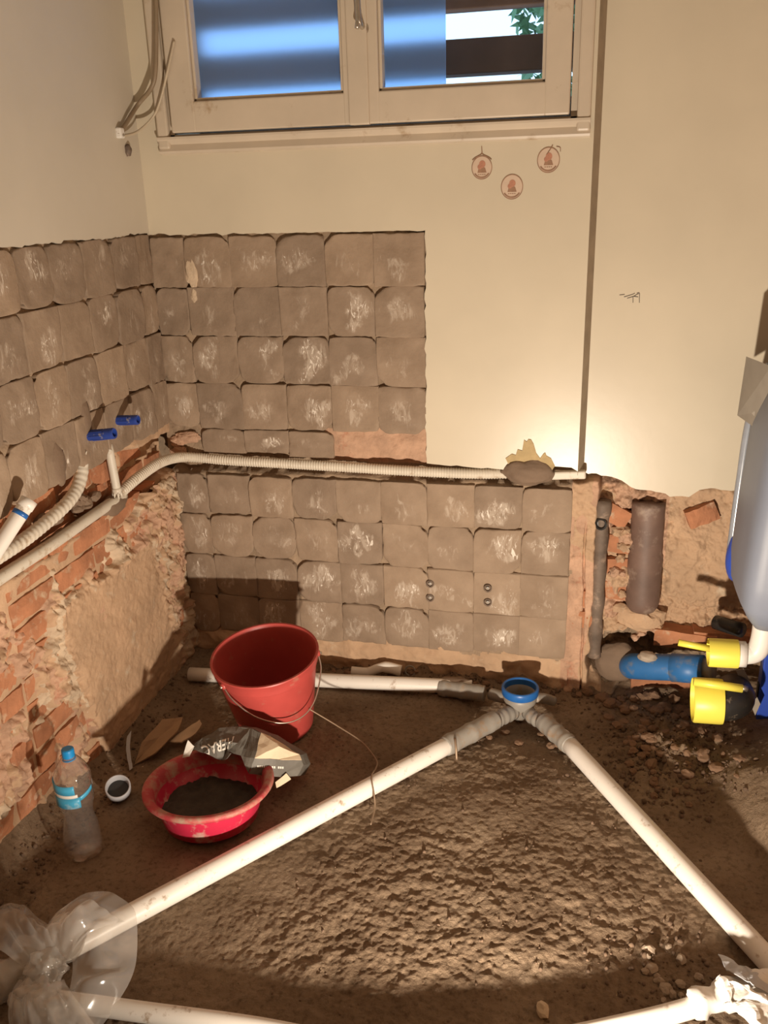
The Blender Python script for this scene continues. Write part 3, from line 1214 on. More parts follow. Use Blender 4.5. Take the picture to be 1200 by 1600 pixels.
# cables by the window
P = [at(243, -40, 1, -.05), at(244, 40, 1, -.05), at(243, 110, 1, -.05), at(236, 138, 1, -.045), at(216, 163, 1, -.03), at(200, 188, 0, .02),
     at(186, 211, 0, .014)]
tag(tube('cable', P, .0062, M['cable'], n=10, seg=90), 'thick brown cable hanging beside the window frame', 'cable')
P = [at(272, 64, 1, -.041), at(262, 110, 1, -.043), at(250, 158, 1, -.04), at(238, 184, 1, -.032), at(214, 206, 0, .03), at(187, 213, 0, .012)]
tag(tube('cable', P, .0036, M['cable2'], n=8, seg=80), 'thin cream painted cable curving below the thick brown one', 'cable')
c = at(184, 208, 0, .006)
cl = thing('cable_clip', c, 'small white cable clip on the corner of the left wall', 'clip')
V, F = box_vf(c[0]-.002, c[0]+.016, c[1]-.012, c[1]+.012, c[2]-.014, c[2]+.014, .004)
obj('clip_body', V, F, M['white'], cl)
V, F = lathe_vf([(0, .003), (.003, .003), (.004, 0), (0, 0)], 10, axis_mat((1, 0, 0)), (c[0]+.016, c[1], c[2]-.006))
obj('nail', V, F, M['steel'], cl)


c = at(198, 235, 0, .006)
V, F = lump_vf((c[0]+.004, c[1], c[2]), (.010, .011, .017), 4)
o = obj('anchor_stub', V, F, M['rust'], smooth=True)
tag(o, 'dark rusty anchor stub in the left wall under the cable clip', 'anchor')

# conduit in the slot of the back wall
def corr(pitch, r0, r1):
    return lambda L: r0+(r1-r0)*(.5+.5*np.cos(2*np.pi*L/pitch))


SLZ = .733
P = [(-.012, -.335, .738), (.004, -.26, .758), (.022, -.15, .772), (.045, -.06, .765), (.10, -.012, .752), (.20, -.006, .745), (.36, -.004, .742), (.56, -.003, .738),
     (.80, .000, .732), (1.00, .004, .730), (1.13, .012, .734)]
tag(tube('corrugated_conduit', P, corr(.0085, .0150, .0172), M['conduit'], n=14, seg=900),
    'long beige corrugated conduit lying in the slot of the back wall', 'conduit')
V, F = box_vf(-.075, .075, -.011, .011, -.013, .013, .005)
V = np.array(V)
a = math.radians(4)
V = V@np.array([[math.cos(a), 0, -math.sin(a)], [0, 1, 0], [math.sin(a), 0, math.cos(a)]]).T
c = at(872, 741, 1, .01)
o = obj('conduit_end', V+np.array([c[0]+.008, .004, c[2]]), F, M['conduit'])
tag(o, 'flattened pale conduit end beyond the brown cement lump', 'conduit')
# cement lump over the conduit with an ochre smear
c = at(824, 738, 1, -.01)
cp = thing('cement_lump', (c[0], YC, c[2]-.03), 'brown cement lump over the conduit with an ochre smear above', 'cement')
V, F = lump_vf((c[0], -.004, c[2]), (.080, .030, .041), 9, 4, .16, 1.7)
obj('lump', V, F, M['wetcement'], cp, smooth=True)
pix = [(790, 716), (800, 709), (806, 711), (809, 702), (816, 704), (819, 687), (823, 690), (826, 686), (830, 687), (834, 694), (838, 708),
       (844, 716), (849, 709), (852, 707), (854, 712), (861, 716), (867, 728), (860, 738), (800, 736)]
L2 = [tuple(at(u, v, 1, YC)[[0, 2]]) for u, v in pix]
V, F = slab_vf([L2], lambda a, b, d: (a, d, b), YC-.003, YC+.002)
fix_normals(obj('smear', V, F, M['ochre'], cp))

# left wall pipes
P = [at(-60, 945, 0, -.012), at(0, 903, 0, -.010), at(80, 851, 0, -.012), at(150, 802, 0, -.016), at(192, 773, 0, -.02)]
tag(tube('water_pipe', P, .0165, M['pipe_old'], n=16, seg=60), 'smooth off-white pipe low in the slot of the left wall', 'pipe')
P = [at(-60, 905, 0, .000), at(0, 868, 0, .000), at(45, 838, 0, .000), at(95, 796, 0, .0), at(118, 768, 0, -.004), at(127, 742, 0, -.006), at(128, 718, 0, -.01)]
cn = thing('conduit', at(60, 840, 0, 0), 'ribbed off-white conduit with a frayed tip bending up the left wall', 'conduit')
tube('ribbed_sleeve', P, corr(.018, .0172, .0185), M['pipe_old'], cn, n=14, seg=320)
mb = MB()
t0 = at(128, 718, 0, -.01)
for i in range(6):
    a = i*1.05
    d = np.array([.010*math.cos(a), .012*math.sin(a), 0])
    mb.add(*tube_vf(spline([t0+d*.8, t0+d+np.array([.004, -.002, .012]), t0+d*1.4+np.array([.008, -.006, .020+.01*random.random()])], 6),
                    np.linspace(.004, .0012, 6), 6))
mb.build('frayed_tip', M['pipe_old'], cn, smooth=True)
# upright pipe
P = [at(169, 694, 0, -.006), at(183, 768, 0, -.004)]
up = thing('stub_pipe', P[1], 'short upright off-white pipe stub under the lower blue stopper', 'pipe')
tube('tube', [P[0], P[1]], .0125, M['pipe_old'], up, n=16, seg=8)
mb = MB()
for i in range(7):
    a = i*.9
    d = np.array([.011*math.cos(a), .011*math.sin(a), 0])
    mb.add(*tube_vf(spline([P[1]+d, P[1]+d*1.25-np.array([0, 0, .012+.012*random.random()])], 3), np.array([.0045, .0035, .001]), 6))
tube('collar', [P[1]+np.array([0, 0, .012]), P[1]-np.array([0, 0, .004])], .0145, M['pipe_old'], up, n=16, seg=4)
mb.build('torn_end', M['pipe_old'], up, smooth=True)


def wall_cap(name, u0, v0, u1, v1, r, label):
    b = at(u0, v0, 0, .002)
    t = at(u1, v1, 1, b[1])
    t[0] = min(t[0], .085)
    d = (t-b)/np.linalg.norm(t-b)
    L = np.linalg.norm(t-b)
    ct = thing(name, b, label, 'pipe stopper', 'blue stoppers on the left wall')
    Ma = axis_mat(d)
    V, F = lathe_vf([(0, 0), (r, 0), (r, L*.62), (r*1.08, L*.64), (r*1.08, L*.94), (r, L), (r*.7, L), (r*.65, L*.8), (0, L*.8)], 20, Ma, b)
    obj('cap_body', V, F, M['navy'], ct, smooth=False)
    mb = MB()
    for q in range(8):
        a = q*math.pi/4
        off = Ma@np.array([r*math.cos(a), r*math.sin(a), L*.1])
        e = Ma@np.array([r*math.cos(a), r*math.sin(a), L*.6])
        mb.add(*tube_vf(np.array([b+off, b+e]), .0016, 5))
    mb.build('grip_rib', M['navy'], ct)


wall_cap('pipe_stopper', 139, 681, 179, 677, .0145, 'blue pipe stopper on top of the short upright pipe stub')
wall_cap('pipe_stopper', 182, 657, 216, 656, .0135, 'blue pipe stopper sticking out of the mortar close to the room corner')
# white pipe with blue ring
e = at(46, 781, 0, .055)
s0 = at(-14, 872, 0, .004)
wp = thing('water_pipe', s0, 'white pipe with a blue ring sticking out of the left wall', 'pipe')
d = e-s0
tube('tube', [s0, s0+d*.5, e], .0185, M['pipe'], wp, n=20, seg=10, hollow=.004)
tube('blue_ring', [s0+d*.72, s0+d*.79], .0190, M['bluerim'], wp, n=20, seg=2)
tube('socket', [s0+d*.86, s0+d*.998], .0203, M['pipe'], wp, n=20, seg=2, hollow=.004)
# cement patch where the pipes cross
c = at(182, 795, 0, -.01)
V, F = lump_vf((c[0]-.012, c[1], c[2]+.01), (.024, .075, .030), 5, 3, .22)
o = obj('cement_patch', V, F, M['wetcement'], wall_left, smooth=True)
for (u, v, ry_, rz_, sdd) in [(134, 655, .022, .060, 6), (92, 725, .03, .06, 8)]:
    c = at(u, v, 0, 0)
    V, F = lump_vf((c[0]-.002, c[1], c[2]), (.012, ry_, rz_), sdd, 3, .15)
    obj('cement_patch', V, F, M['wetcement'], wall_left, smooth=True)
# rubble mortar in the slot
for i in range(16):
    y = -.45-.28*random.random()
    c = (-.035, y, .77+.035*(random.random()-.5)+.06*(-(y+.55)))
    V, F = lump_vf(c, (.018, .018+.012*random.random(), .014), 20+i, 2, .3)
    obj('mortar_lump', V, F, M['wetcement'], wall_left)

# screw anchors in pairs
for i, (u, v) in enumerate([(672, 912), (672, 934), (762, 919), (762, 941)]):
    c = at(u, v, 1, -.013)
    t_ = thing('screw_anchor', c, ['upper', 'lower'][i % 2]+' grey screw anchor of the pair '+['closer to the room corner', 'closer to the wall return'][i//2],
               'screw anchor', 'screw anchors in the back wall')
    Ma = axis_mat((.1, -1, .05))
    V, F = lathe_vf([(.0135, -.006), (.0135, .004), (.0105, .006), (.0085, .004), (.0085, -.012), (0, -.012)], 16, Ma, c)
    obj('sleeve', V, F, M['rust'], t_)
    V, F = lathe_vf([(.0055, -.012), (.0055, .003), (0, .004)], 10, Ma, c)
    obj('screw', V, F, M['grey'], t_)

# ------------------------------------------------------------------ old pipes in the recess
c0 = at(1014, 786, 1, .045)
c1 = at(1003, 962, 1, .045)
cpipe = thing('clay_pipe', (c1[0], .055, c1[2]), 'wide brown vertical drain pipe set in the broken recess', 'pipe')
P = np.array([[c0[0], .056, c0[2]], [(c0[0]+c1[0])/2, .056, (c0[2]+c1[2])/2], [c1[0]-.002, .056, c1[2]+.02]])
prof = lambda L: .050+.003*(L > L.max()*.48)-.012*np.clip((L-L.max()*.90)/(L.max()*.1), 0, 1)**2
tube('shaft', P, prof, M['clay'], cpipe, n=28, seg=40)
V, F = lump_vf((c1[0]-.005, .05, c1[2]-.01), (.072, .03, .045), 12, 3, .3)
tag(obj('mortar_collar', V, F, M['plaster'], cpipe, smooth=False), 'crumbling mortar at its foot')
c0 = at(943, 783, 1, .02)
c1 = at(928, 1025, 1, .02)
ip = thing('iron_pipe', (c1[0], .02, c1[2]), 'narrow dark rusty vertical pipe beside the wide brown one', 'pipe')
tube('shaft', [(c0[0], .028, c0[2]), (c1[0], .022, c1[2])], lambda L: .0215+.002*np.sin(L*60)+.003*(L < .05), M['rust'], ip, n=18, seg=40)
c = at(939, 820, 1, 0)
V, F = lathe_vf([(.016, -.004), (.019, .004), (.014, .006), (.012, -.004), (0, -.006)], 16, axis_mat((-.15, -1, .1)), (c[0], .006, c[2]))
tag(obj('port', V, F, M['black'], ip), 'black round port')

# blue drain elbow into the wall hole
bp = thing('drain_elbow', (1.62, -.02, .05), 'blue drain elbow entering the hole at the foot of the recess', 'pipe')
e1 = at(1050, 1043, 1, -.055)
e2 = at(1100, 1046, 1, -.085)
P = [at(1000, 1042, 1, .10), at(988, 1041, 1, .045), at(992, 1041, 1, .005), at(1015, 1042, 1, -.028), tuple(e1), tuple(e2)]
tube('tube', P, .0415, M['bluepipe'], bp, n=26, seg=48)
tube('sleeve', [tuple(e1), tuple(e2)], .0445, M['bluepipe'], bp, n=26, seg=3)
dd = (e2-e1)/np.linalg.norm(e2-e1)
tube('seal', [tuple(e2), tuple(e2+dd*.03)], .034, M['grey'], bp, n=22, seg=3)
V, F = lump_vf(tuple(at(1012, 1026, 1, -.050)), (.030, .020, .016), 33, 3, .3)
tag(obj('cement_smear', V, F, M['concrete_lid'], bp, smooth=True), 'dried cement smear')
c = at(968, 1040, 1, .03)
V, F = lump_vf((c[0]-.006, .062, c[2]-.004), (.075, .034, .072), 31, 4, .12)
tag(obj('cement_collar', V, F, M['wetcement'], bp, smooth=True), 'smoothed brown cement around the hole')

# ------------------------------------------------------------------ toilet frame with cistern
cf = thing('cistern_frame', (1.83, -.32, .03), 'blue steel toilet frame with grey-blue cistern against the right wall', 'cistern')
rings_ = [(1.17, 1.815, -.20, -.47), (1.15, 1.79, -.18, -.50), (.98, 1.757, -.18, -.50), (.75, 1.747, -.18, -.50), (.62, 1.743, -.18, -.50),
          (.55, 1.748, -.195, -.485), (.495, 1.775, -.225, -.44), (.455, 1.80, -.265, -.39)]
V = []
F = []
nr = 28
for z, xf, ya, yb in rings_:
    xc, xw = (xf+1.955)/2, (1.955-xf)/2
    yc, yw = (ya+yb)/2, (ya-yb)/2
    for k in range(nr):
        a = 2*math.pi*k/nr
        ca, sa = math.cos(a), math.sin(a)
        V.append((xc+xw*math.copysign(abs(ca)**.35, ca), yc+yw*math.copysign(abs(sa)**.35, sa), z))
for i in range(len(rings_)-1):
    for k in range(nr):
        F.append((i*nr+k, i*nr+(k+1) % nr, (i+1)*nr+(k+1) % nr, (i+1)*nr+k))
F.append(tuple(range(nr)))
F.append(tuple((len(rings_)-1)*nr+k for k in range(nr-1, -1, -1)))
o = obj('tank', V, F, M['tank'], cf, smooth=True)
fix_normals(o)
m_ = o.modifiers.new('edge', 'EDGE_SPLIT')
m_.split_angle = math.radians(50)
# tape along the far edge, blue corner film
mb = MB()
Pt = [(1.797, -.192, 1.12), (1.764, -.192, .98), (1.756, -.192, .80), (1.752, -.192, .60)]
mb.add(*tube_vf(spline(Pt, 20), .012, 8))
mb.build('tape_strip', M['tape'], cf, smooth=True)
V, F = lump_vf((1.768, -.205, .585), (.030, .030, .075), 3, 3, .06)
obj('blue_film', V, F, M['frameblue'], cf, smooth=True)


def quadslab(name, pts, th, mat, parent, d=(1, 0, 0)):
    n = len(pts)
    V = [np.array(p) for p in pts]+[np.array(p)+np.array(d)*th for p in pts]
    F = [tuple(range(n)), tuple(range(2*n-1, n-1, -1))]+[(i, (i+1) % n, (i+1) % n+n, i+n) for i in range(n)]
    return fix_normals(obj(name, V, F, mat, parent))


def xp(u, v, x):
    return at(u, v, 0, x)


def yp(u, v, y):
    return at(u, v, 1, y)


cy0, cy1 = -.185, -.33
cq = [yp(1166, 557, cy0), yp(1205, 572, cy1), yp(1202, 672, cy1), yp(1190, 676, -.31), yp(1152, 649, cy0)]
cvr = quadslab('card_cover', cq, .006, M['card'], cf, (.0, .01, 0))
cq2 = [yp(u, v, y_)+np.array([-.003, -.006, 0]) for u, v, y_ in [(1170, 603, -.21), (1182, 601, -.25), (1185, 620, -.26), (1180, 650, -.26), (1170, 645, -.21),
                                                                 (1163, 630, -.20)]]
quadslab('worn_patch', cq2, .002, M['cardlight'], cvr, (.3, .9, 0))
cq3 = [yp(1192, 655, -.345), yp(1206, 650, -.40), yp(1206, 695, -.40), yp(1190, 690, -.345)]
lbp = quadslab('label_plate', cq3, .003, M['frameblue'], cf, (.3, .9, 0))
cq3 = [yp(1195, 672, -.352)+np.array([0, -.004, 0]), yp(1206, 668, -.40)+np.array([0, -.004, 0]), yp(1206, 688, -.40)+np.array([0, -.004, 0]),
       yp(1194, 686, -.352)+np.array([0, -.004, 0])]
quadslab('label_print', cq3, .001, M['white'], lbp, (.3, .9, 0))
V, F = box_vf(1.885, 1.93, -.145, -.10, .035, 1.14, .004)
fleg = obj('leg', V, F, M['frameblue'], cf)
V, F = box_vf(1.885, 1.93, -.58, -.535, .06, 1.14, .004)
obj('leg', V, F, M['frameblue'], cf)
V, F = box_vf(1.89, 1.93, -.56, -.12, 1.12, 1.16, .004)
obj('top_rail', V, F, M['frameblue'], cf)
V, F = box_vf(1.895, 1.925, -.56, -.12, .255, .29, .004)
obj('cross_rail', V, F, M['frameblue'], cf)
V, F = box_vf(1.881, 1.886, -.132, -.112, .10, .15, .001)
obj('slot_hole', V, F, M['black'], fleg)
# flush bend and drain bend (project toward the room)
FY = -.30
P = [(1.838, FY, .48), (1.838, FY, .39), (1.828, FY, .348), (1.80, FY, .336), (1.775, FY, .335)]
tube('flush_bend', P, .028, M['white'], cf, n=22, seg=36)
tube('flush_collar', [(1.802, FY, .336), (1.772, FY, .335)], .036, M['white'], cf, n=22, seg=3)
P = [(1.72, FY, .178), (1.755, FY, .179), (1.782, FY+.012, .178), (1.798, FY+.045, .172), (1.80, FY+.10, .16)]
tube('drain_bend', P, .053, M['black'], cf, n=26, seg=36)
tube('side_port', [tuple(yp(1160, 985, -.12)), tuple(yp(1118, 972, -.06))], .022, M['black'], cf, n=18, seg=4, hollow=.006)
quadslab('mounting_plate', [yp(1150, 1048, -.20), yp(1162, 1045, -.20), yp(1188, 1100, -.20), yp(1180, 1118, -.20)], .004, M['card'], cf, (0, 1, 0))
# fixing bolt
tube('fixing_bolt', [tuple(yp(1157, 1074, FY)), tuple(yp(1168, 1077, FY))], .008, M['steel'], cf, n=10, seg=3)


def plug(label, xa, xb, z, r, rod0, rod1, rod_z, rr):
    t_ = thing('pipe_plug', ((xa+xb)/2, FY, z-r), label, 'pipe plug', 'yellow protective plugs on the toilet frame')
    L = xb-xa
    V, F = lathe_vf([(0, .012), (r*.9, .012), (r*.96, 0), (r, .004), (r*1.0, L*.9), (r*.985, L), (r*.9, L)], 32, axis_mat((1, 0, .03)), (xa, FY, z))
    obj('plug_body', V, F, M['yellow'], t_, smooth=True).modifiers.new('e', 'EDGE_SPLIT').split_angle = .6
    tube('rod', [rod0, rod1], rr, M['yellow'], t_, n=14, seg=3)


r0 = yp(1060, 1004, FY)
plug('small yellow plug on the white flush bend, its rod pointing away from the frame', 1.704, 1.782, .333, .040, tuple(r0), (1.712, FY, r0[2]-.012), 0, .0095)
r0 = yp(1084, 1065, FY-.05)
r1 = yp(1160, 1076, FY-.05)
plug('large yellow plug on the black drain bend with its rod lying across the top', 1.676, 1.756, .178, .064, tuple(r0), tuple(r1), 0, .0115)

# ------------------------------------------------------------------ floor drain and pipes
DX, DY = 1.181, -.172
dr = thing('floor_drain', (DX, DY, -.03), 'grey floor drain pot with a blue rim where the pipes meet', 'drain')
V, F = lathe_vf([(.012, -.03), (.022, -.012), (.046, .030), (.0525, .050), (.054, .072), (.047, .072), (.045, .045), (.030, .012), (0, .010)], 36, None, (DX, DY, 0), cap0=True)
obj('pot', V, F, M['grey'], dr, smooth=True)
V, F = lathe_vf([(.0545, .066), (.0575, .070), (.0585, .090), (.056, .094), (.051, .094), (.0485, .088), (.047, .060)], 40, None, (DX, DY, 0))
tag(obj('rim', V, F, M['bluerim'], dr, smooth=True), 'blue plastic rim')
V, F = lathe_vf([(.046, .040), (.010, .036), (.008, .042), (0, .043)], 24, None, (DX, DY, 0))
tag(obj('trap_insert', V, F, M['black'], dr, smooth=True), 'dark trap inside')
inl = lambda P, r: tube('inlet', P, r, M['grey'], dr, n=18, seg=14)
inl([(DX-.04, DY+.01, .04), (1.115, -.150, .036), (1.085, -.135, .034)], .019)
inl([(DX-.02, DY-.035, .02), (1.145, -.235, .025), (1.115, -.275, .028)], lambda L: .024+.002*np.cos(L*260))
inl([(DX+.03, DY-.03, .02), (1.225, -.225, .02), (1.262, -.262, .024)], lambda L: .021+.002*np.cos(L*260))
inl([(DX+.045, DY+.015, .045), (1.25, -.135, .036), (1.285, -.118, .018)], .016)


def coupling(parent, p0, p1, r):
    p0 = np.array(p0)
    p1 = np.array(p1)
    n = 40
    t = np.linspace(0, 1, n)
    rad = r*(1+.10*np.exp(-((t-.12)/.06)**2)+.10*np.exp(-((t-.50)/.06)**2)+.06*np.exp(-((t-.85)/.06)**2))
    P = p0+(p1-p0)*t[:, None]
    V, F = tube_vf(P, rad, 22)
    return tag(obj('coupling', V, F, M['grey'], parent, smooth=True), 'grey push-fit coupling')


# left pipe
lp = thing('drain_pipe', (.64, -.87, 0), 'long white drain pipe from the drain to the plastic-wrapped end by the left wall', 'pipe')
a_, b_ = np.array([.205, -1.447, .030]), np.array([1.035, -.378, .030])
tube('tube', [a_, b_], .0255, M['pipe'], lp, n=26, seg=12)
coupling(lp, (.985, -.442, .030), (1.115, -.275, .030), .0285)
tie = at(711, 1160, 2, .05)
V, F = tube_vf(spline([(tie[0]-.004, tie[1]+.02, .045), (tie[0], tie[1], .060), (tie[0]+.006, tie[1]-.022, .048), (tie[0]+.010, tie[1]-.034, .015)], 16), .0035, 6)
obj('wire_tie', V, F, M['wire'], lp, smooth=True)
# right pipe
rp = thing('drain_pipe', (1.55, -.68, 0), 'white drain pipe running from the drain past the heap of broken soil', 'pipe')
a_, b_ = np.array([1.318, -.330, .030]), np.array([1.875, -1.249, .034])
tube('tube', [a_, b_], .0255, M['pipe'], rp, n=26, seg=12)
coupling(rp, (1.342, -.370, .030), (1.258, -.255, .028), .0275)
# back pipe, behind the bucket
bk = thing('drain_pipe', (.53, -.14, 0), 'white drain pipe along the foot of the back wall behind the bucket', 'pipe')
a_, b_ = np.array([.06, -.185, .030]), np.array([1.02, -.103, .032])
tube('tube', [a_, b_], .0235, M['pipe'], bk, n=26, seg=12)
coupling(bk, (.915, -.118, .028), (1.065, -.135, .032), .026)
V, F = lump_vf((.965, -.10, .046), (.055, .022, .012), 3, 3, .25)
tag(obj('cement_smear', V, F, M['wetcement'], bk, smooth=True), 'cement smeared on the coupling')
# near hose crossing below the camera
P = [(.29, -1.457, .028), (.376, -1.451, .028), (.568, -1.440, .027), (.756, -1.43, .027), (1.0, -1.425, .027), (1.25, -1.375, .028), (1.50, -1.272, .032), (1.665, -1.192, .04), (1.76, -1.15, .05)]
tag(tube('flexible_hose', P, .0195, M['pipe'], n=20, seg=110), 'white hose curving low across the front of the dug floor', 'hose')
# loose pieces at the wall
c = at(588, 1050, 2, .02)
bd = thing('pipe_offset', (c[0], c[1], .0), 'short white bent pipe piece lying at the foot of the back wall', 'pipe')
P = [(c[0]-.085, c[1]-.012, .022), (c[0]-.03, c[1]-.006, .020), (c[0]+.005, c[1], .034), (c[0]+.035, c[1]+.004, .040), (c[0]+.085, c[1]+.006, .030)]
tube('tube', P, lambda L: .016+.003*sstep(L.max()*.6, L.max()*.7, L), M['pipe'], bd, n=18, seg=36, hollow=.003)
c = at(641, 1053, 2, .01)
V, F = tube_vf([(c[0]+.017*math.cos(t), c[1]+.004*math.sin(t)+.0, .022+.017*math.sin(t)) for t in np.linspace(0, 2*math.pi, 33)], .0028, 8, cap=False)
tag(obj('seal_ring', V, F, M['grey'], smooth=True), 'thin grey sealing ring leaning beside the bent pipe piece', 'ring')

# ------------------------------------------------------------------ bucket
bx_, by_ = .449, -.393
tx_, ty_ = .134, -.033
Mx = np.array([[1, 0, 0], [0, math.cos(tx_), -math.sin(tx_)], [0, math.sin(tx_), math.cos(tx_)]])
My = np.array([[math.cos(ty_), 0, math.sin(ty_)], [0, 1, 0], [-math.sin(ty_), 0, math.cos(ty_)]])
MBk = My@Mx
bo = np.array([bx_, by_, .012])
bu = thing('bucket', bo, 'faded red plastic bucket with a wire handle standing behind the basin', 'bucket')
prof = [(0, .004), (.108, .0), (.113, .006), (.150, .225), (.153, .228), (.154, .240), (.158, .243), (.160, .262), (.163, .266), (.162, .270), (.156, .270), (.151, .262),
        (.150, .24), (.110, .014), (0, .012)]
V, F = lathe_vf(prof, 56, MBk, bo)
o = obj('pail', V, F, M['bucket'], bu, smooth=True)
o.modifiers.new('e', 'EDGE_SPLIT').split_angle = math.radians(35)
# handle: ears on the left-front and on the right, the bail hanging in front
ea = np.array(at(368, 1081, 1, by_-.135))
loc = lambda r, ang, z: bo+MBk@np.array([r*math.cos(ang), r*math.sin(ang), z])
A1, A2 = math.radians(238), math.radians(18)
e1_, e2_ = loc(.158, A1, .246), loc(.158, A2, .246)
hp = [e1_, loc(.160, math.radians(252), .210), loc(.162, math.radians(275), .165), loc(.163, math.radians(300), .132), loc(.164, math.radians(322), .126),
      loc(.165, math.radians(342), .150), loc(.164, math.radians(6), .205), e2_]
V, F = tube_vf(spline(hp, 60), .0022, 8)
tag(obj('handle', V, F, M['steel'], bu, smooth=True), 'thin wire handle hanging down')
for A, pt in ((A1, e1_), (A2, e2_)):
    dv = MBk@np.array([math.cos(A), math.sin(A), 0])
    V, F = lathe_vf([(.011, -.008), (.010, .003), (.006, .006), (0, .006)], 16, axis_mat(dv), pt)
    obj('handle_ear', V, F, M['bucket'], bu, smooth=True)
    V, F = lathe_vf([(.004, 0), (.004, .010), (0, .011)], 8, axis_mat(dv), pt)
    obj('handle_hook', V, F, M['steel'], bu, smooth=True)
# loose tie wire from the bucket over the pipe
P = [loc(.13, math.radians(345), .10), (.66, -.44, .06), (.74, -.47, .035), (.80, -.535, .025), (.815, -.60, .045), (.815, -.645, .058), (.822, -.675, .058), (.835, -.705, .035), (.842, -.73, .014),
     (.845, -.79, .010)]
tag(tube('tie_wire', P, .0022, M['wire'], n=6, seg=80), 'loose brown wire trailing from the bucket over the white pipe', 'wire')

# ------------------------------------------------------------------ basin
ax_, ay_ = .419, -.834
tx_, ty_ = -.064, -.025
Mx = np.array([[1, 0, 0], [0, math.cos(tx_), -math.sin(tx_)], [0, math.sin(tx_), math.cos(tx_)]])
My = np.array([[math.cos(ty_), 0, math.sin(ty_)], [0, 1, 0], [-math.sin(ty_), 0, math.cos(ty_)]])
MBa = My@Mx
ao = np.array([ax_, ay_, .010])
ba = thing('basin', ao, 'round red plastic basin with cement splashes and dark mix inside', 'basin')
V, F = lathe_vf([(0, .002), (.118, .0), (.124, .005), (.142, .075), (.147, .088)], 56, MBa, ao)
obj('bowl', V, F, M['basin'], ba, smooth=True)
V, F = lathe_vf([(.147, .088), (.160, .090), (.168, .091), (.172, .096), (.1715, .103), (.166, .107), (.154, .105), (.146, .098), (.139, .070)], 56, MBa, ao)
tag(obj('rim', V, F, M['basin_rim'], ba, smooth=True), 'broad rim dusted with dry cement')
V, F = lathe_vf([(.139, .070), (.122, .012), (0, .010)], 48, MBa, ao)
obj('bowl_inside', V, F, M['basin'], ba, smooth=True)
tg = np.linspace(-1, 1, 31)


def cm(a, b):
    r = np.maximum(np.abs(a), np.abs(b))
    th = np.arctan2(b, a)
    R = r*.127
    z = .036+.012*fbm(a*3, b*3, 3, 200)+.006*fbm(a*9, b*9, 2, 201)
    x, y = R*np.cos(th), R*np.sin(th)
    Q = np.stack([x, y, z], -1)@MBa.T+ao
    return Q[..., 0], Q[..., 1], Q[..., 2]


V, F = grid_vf(tg, tg, cm)
tag(obj('cement_mix', V, F, M['cementmix'], ba, smooth=True), 'dark leftover mix')

# ------------------------------------------------------------------ cement sack over the basin's far rim
PX = {
    'a': (300, 1168, -.720), 'b': (317, 1154, -.690), 'c': (342, 1139, -.660), 'd': (391, 1138, -.650), 'e': (408, 1145, -.665), 'd2': (368, 1136, -.640),
    'f': (397, 1185, -.745), 'g': (389, 1209, -.765), 'h': (377, 1182, -.735), 'i': (354, 1173, -.715), 'k': (347, 1189, -.735), 'j': (361, 1179, -.75),
    'l': (317, 1179, -.740), 'x1': (372, 1160, -.705), 'x2': (345, 1158, -.712), 'm': (422, 1150, -.665), 'n': (468, 1180, -.660), 'o': (471, 1188, -.672),
    'q': (474, 1195, -.665), 'r': (464, 1213, -.690), 's': (433, 1214, -.725), 's2': (412, 1211, -.745), 'f2': (430, 1187, -.720), 'w': (436, 1166, -.700)}
SP = {k: at(u, v, 1, y) for k, (u, v, y) in PX.items()}
faces_dark = ['abl', 'bx2l', 'lx2k', 'bcx2', 'cd2x2', 'd2x1x2', 'x2ik', 'x2x1i', 'kij', 'd2dx1', 'ix1h', 'x1dh', 'def', 'dfh', 'hfg']
faces_dark = [['a', 'b', 'l'], ['b', 'x2', 'l'], ['l', 'x2', 'k'], ['b', 'c', 'x2'], ['c', 'd2', 'x2'], ['d2', 'x1', 'x2'], ['x2', 'i', 'k'], ['x2', 'x1', 'i'],
              ['k', 'i', 'j'], ['d2', 'd', 'x1'], ['i', 'x1', 'h'], ['x1', 'd', 'h'], ['d', 'e', 'f'], ['d', 'f', 'h'], ['h', 'f', 'g']]
faces_kraft = [['e', 'm', 'w'], ['e', 'w', 'f'], ['m', 'n', 'w'], ['w', 'n', 'f2'], ['f', 'w', 'f2'], ['n', 'o', 'f2']]
faces_strip = [['f', 'f2', 'g'], ['f2', 's2', 'g'], ['f2', 's', 's2'], ['f2', 'o', 's'], ['o', 'q', 's'], ['q', 'r', 's']]


def crumple(name, tris, mat, parent, seed, cuts=3, amp=.0035, th=.0022, back=None):
    bm = bmesh.new()
    vm = {}
    for t in tris:
        for k in t:
            if k not in vm:
                vm[k] = bm.verts.new(tuple(SP[k]))
    for t in tris:
        bm.faces.new([vm[k] for k in t])
    bmesh.ops.recalc_face_normals(bm, faces=bm.faces)
    bmesh.ops.subdivide_edges(bm, edges=bm.edges, cuts=cuts, use_grid_fill=True)
    for v in bm.verts:
        n = mnoise.turbulence_vector(v.co*28+Vector((0, seed*7.7, 0)), 2, False)
        v.co += Vector(n)*amp-Vector((.5, .5, .5))*0
    me = bpy.data.meshes.new(name)
    bmesh.ops.triangulate(bm, faces=bm.faces)
    bm.to_mesh(me)
    bvh = BVHTree.FromBMesh(bm)
    bm.free()
    me.materials.append(mat)
    o = link(bpy.data.objects.new(name, me))
    o.parent = parent
    pl = world_loc(parent) if parent else Vector((0, 0, 0))
    me.transform(Matrix.Translation(-pl))
    s = o.modifiers.new('paper', 'SOLIDIFY')
    s.thickness = th
    s.offset = 0
    return o, bvh


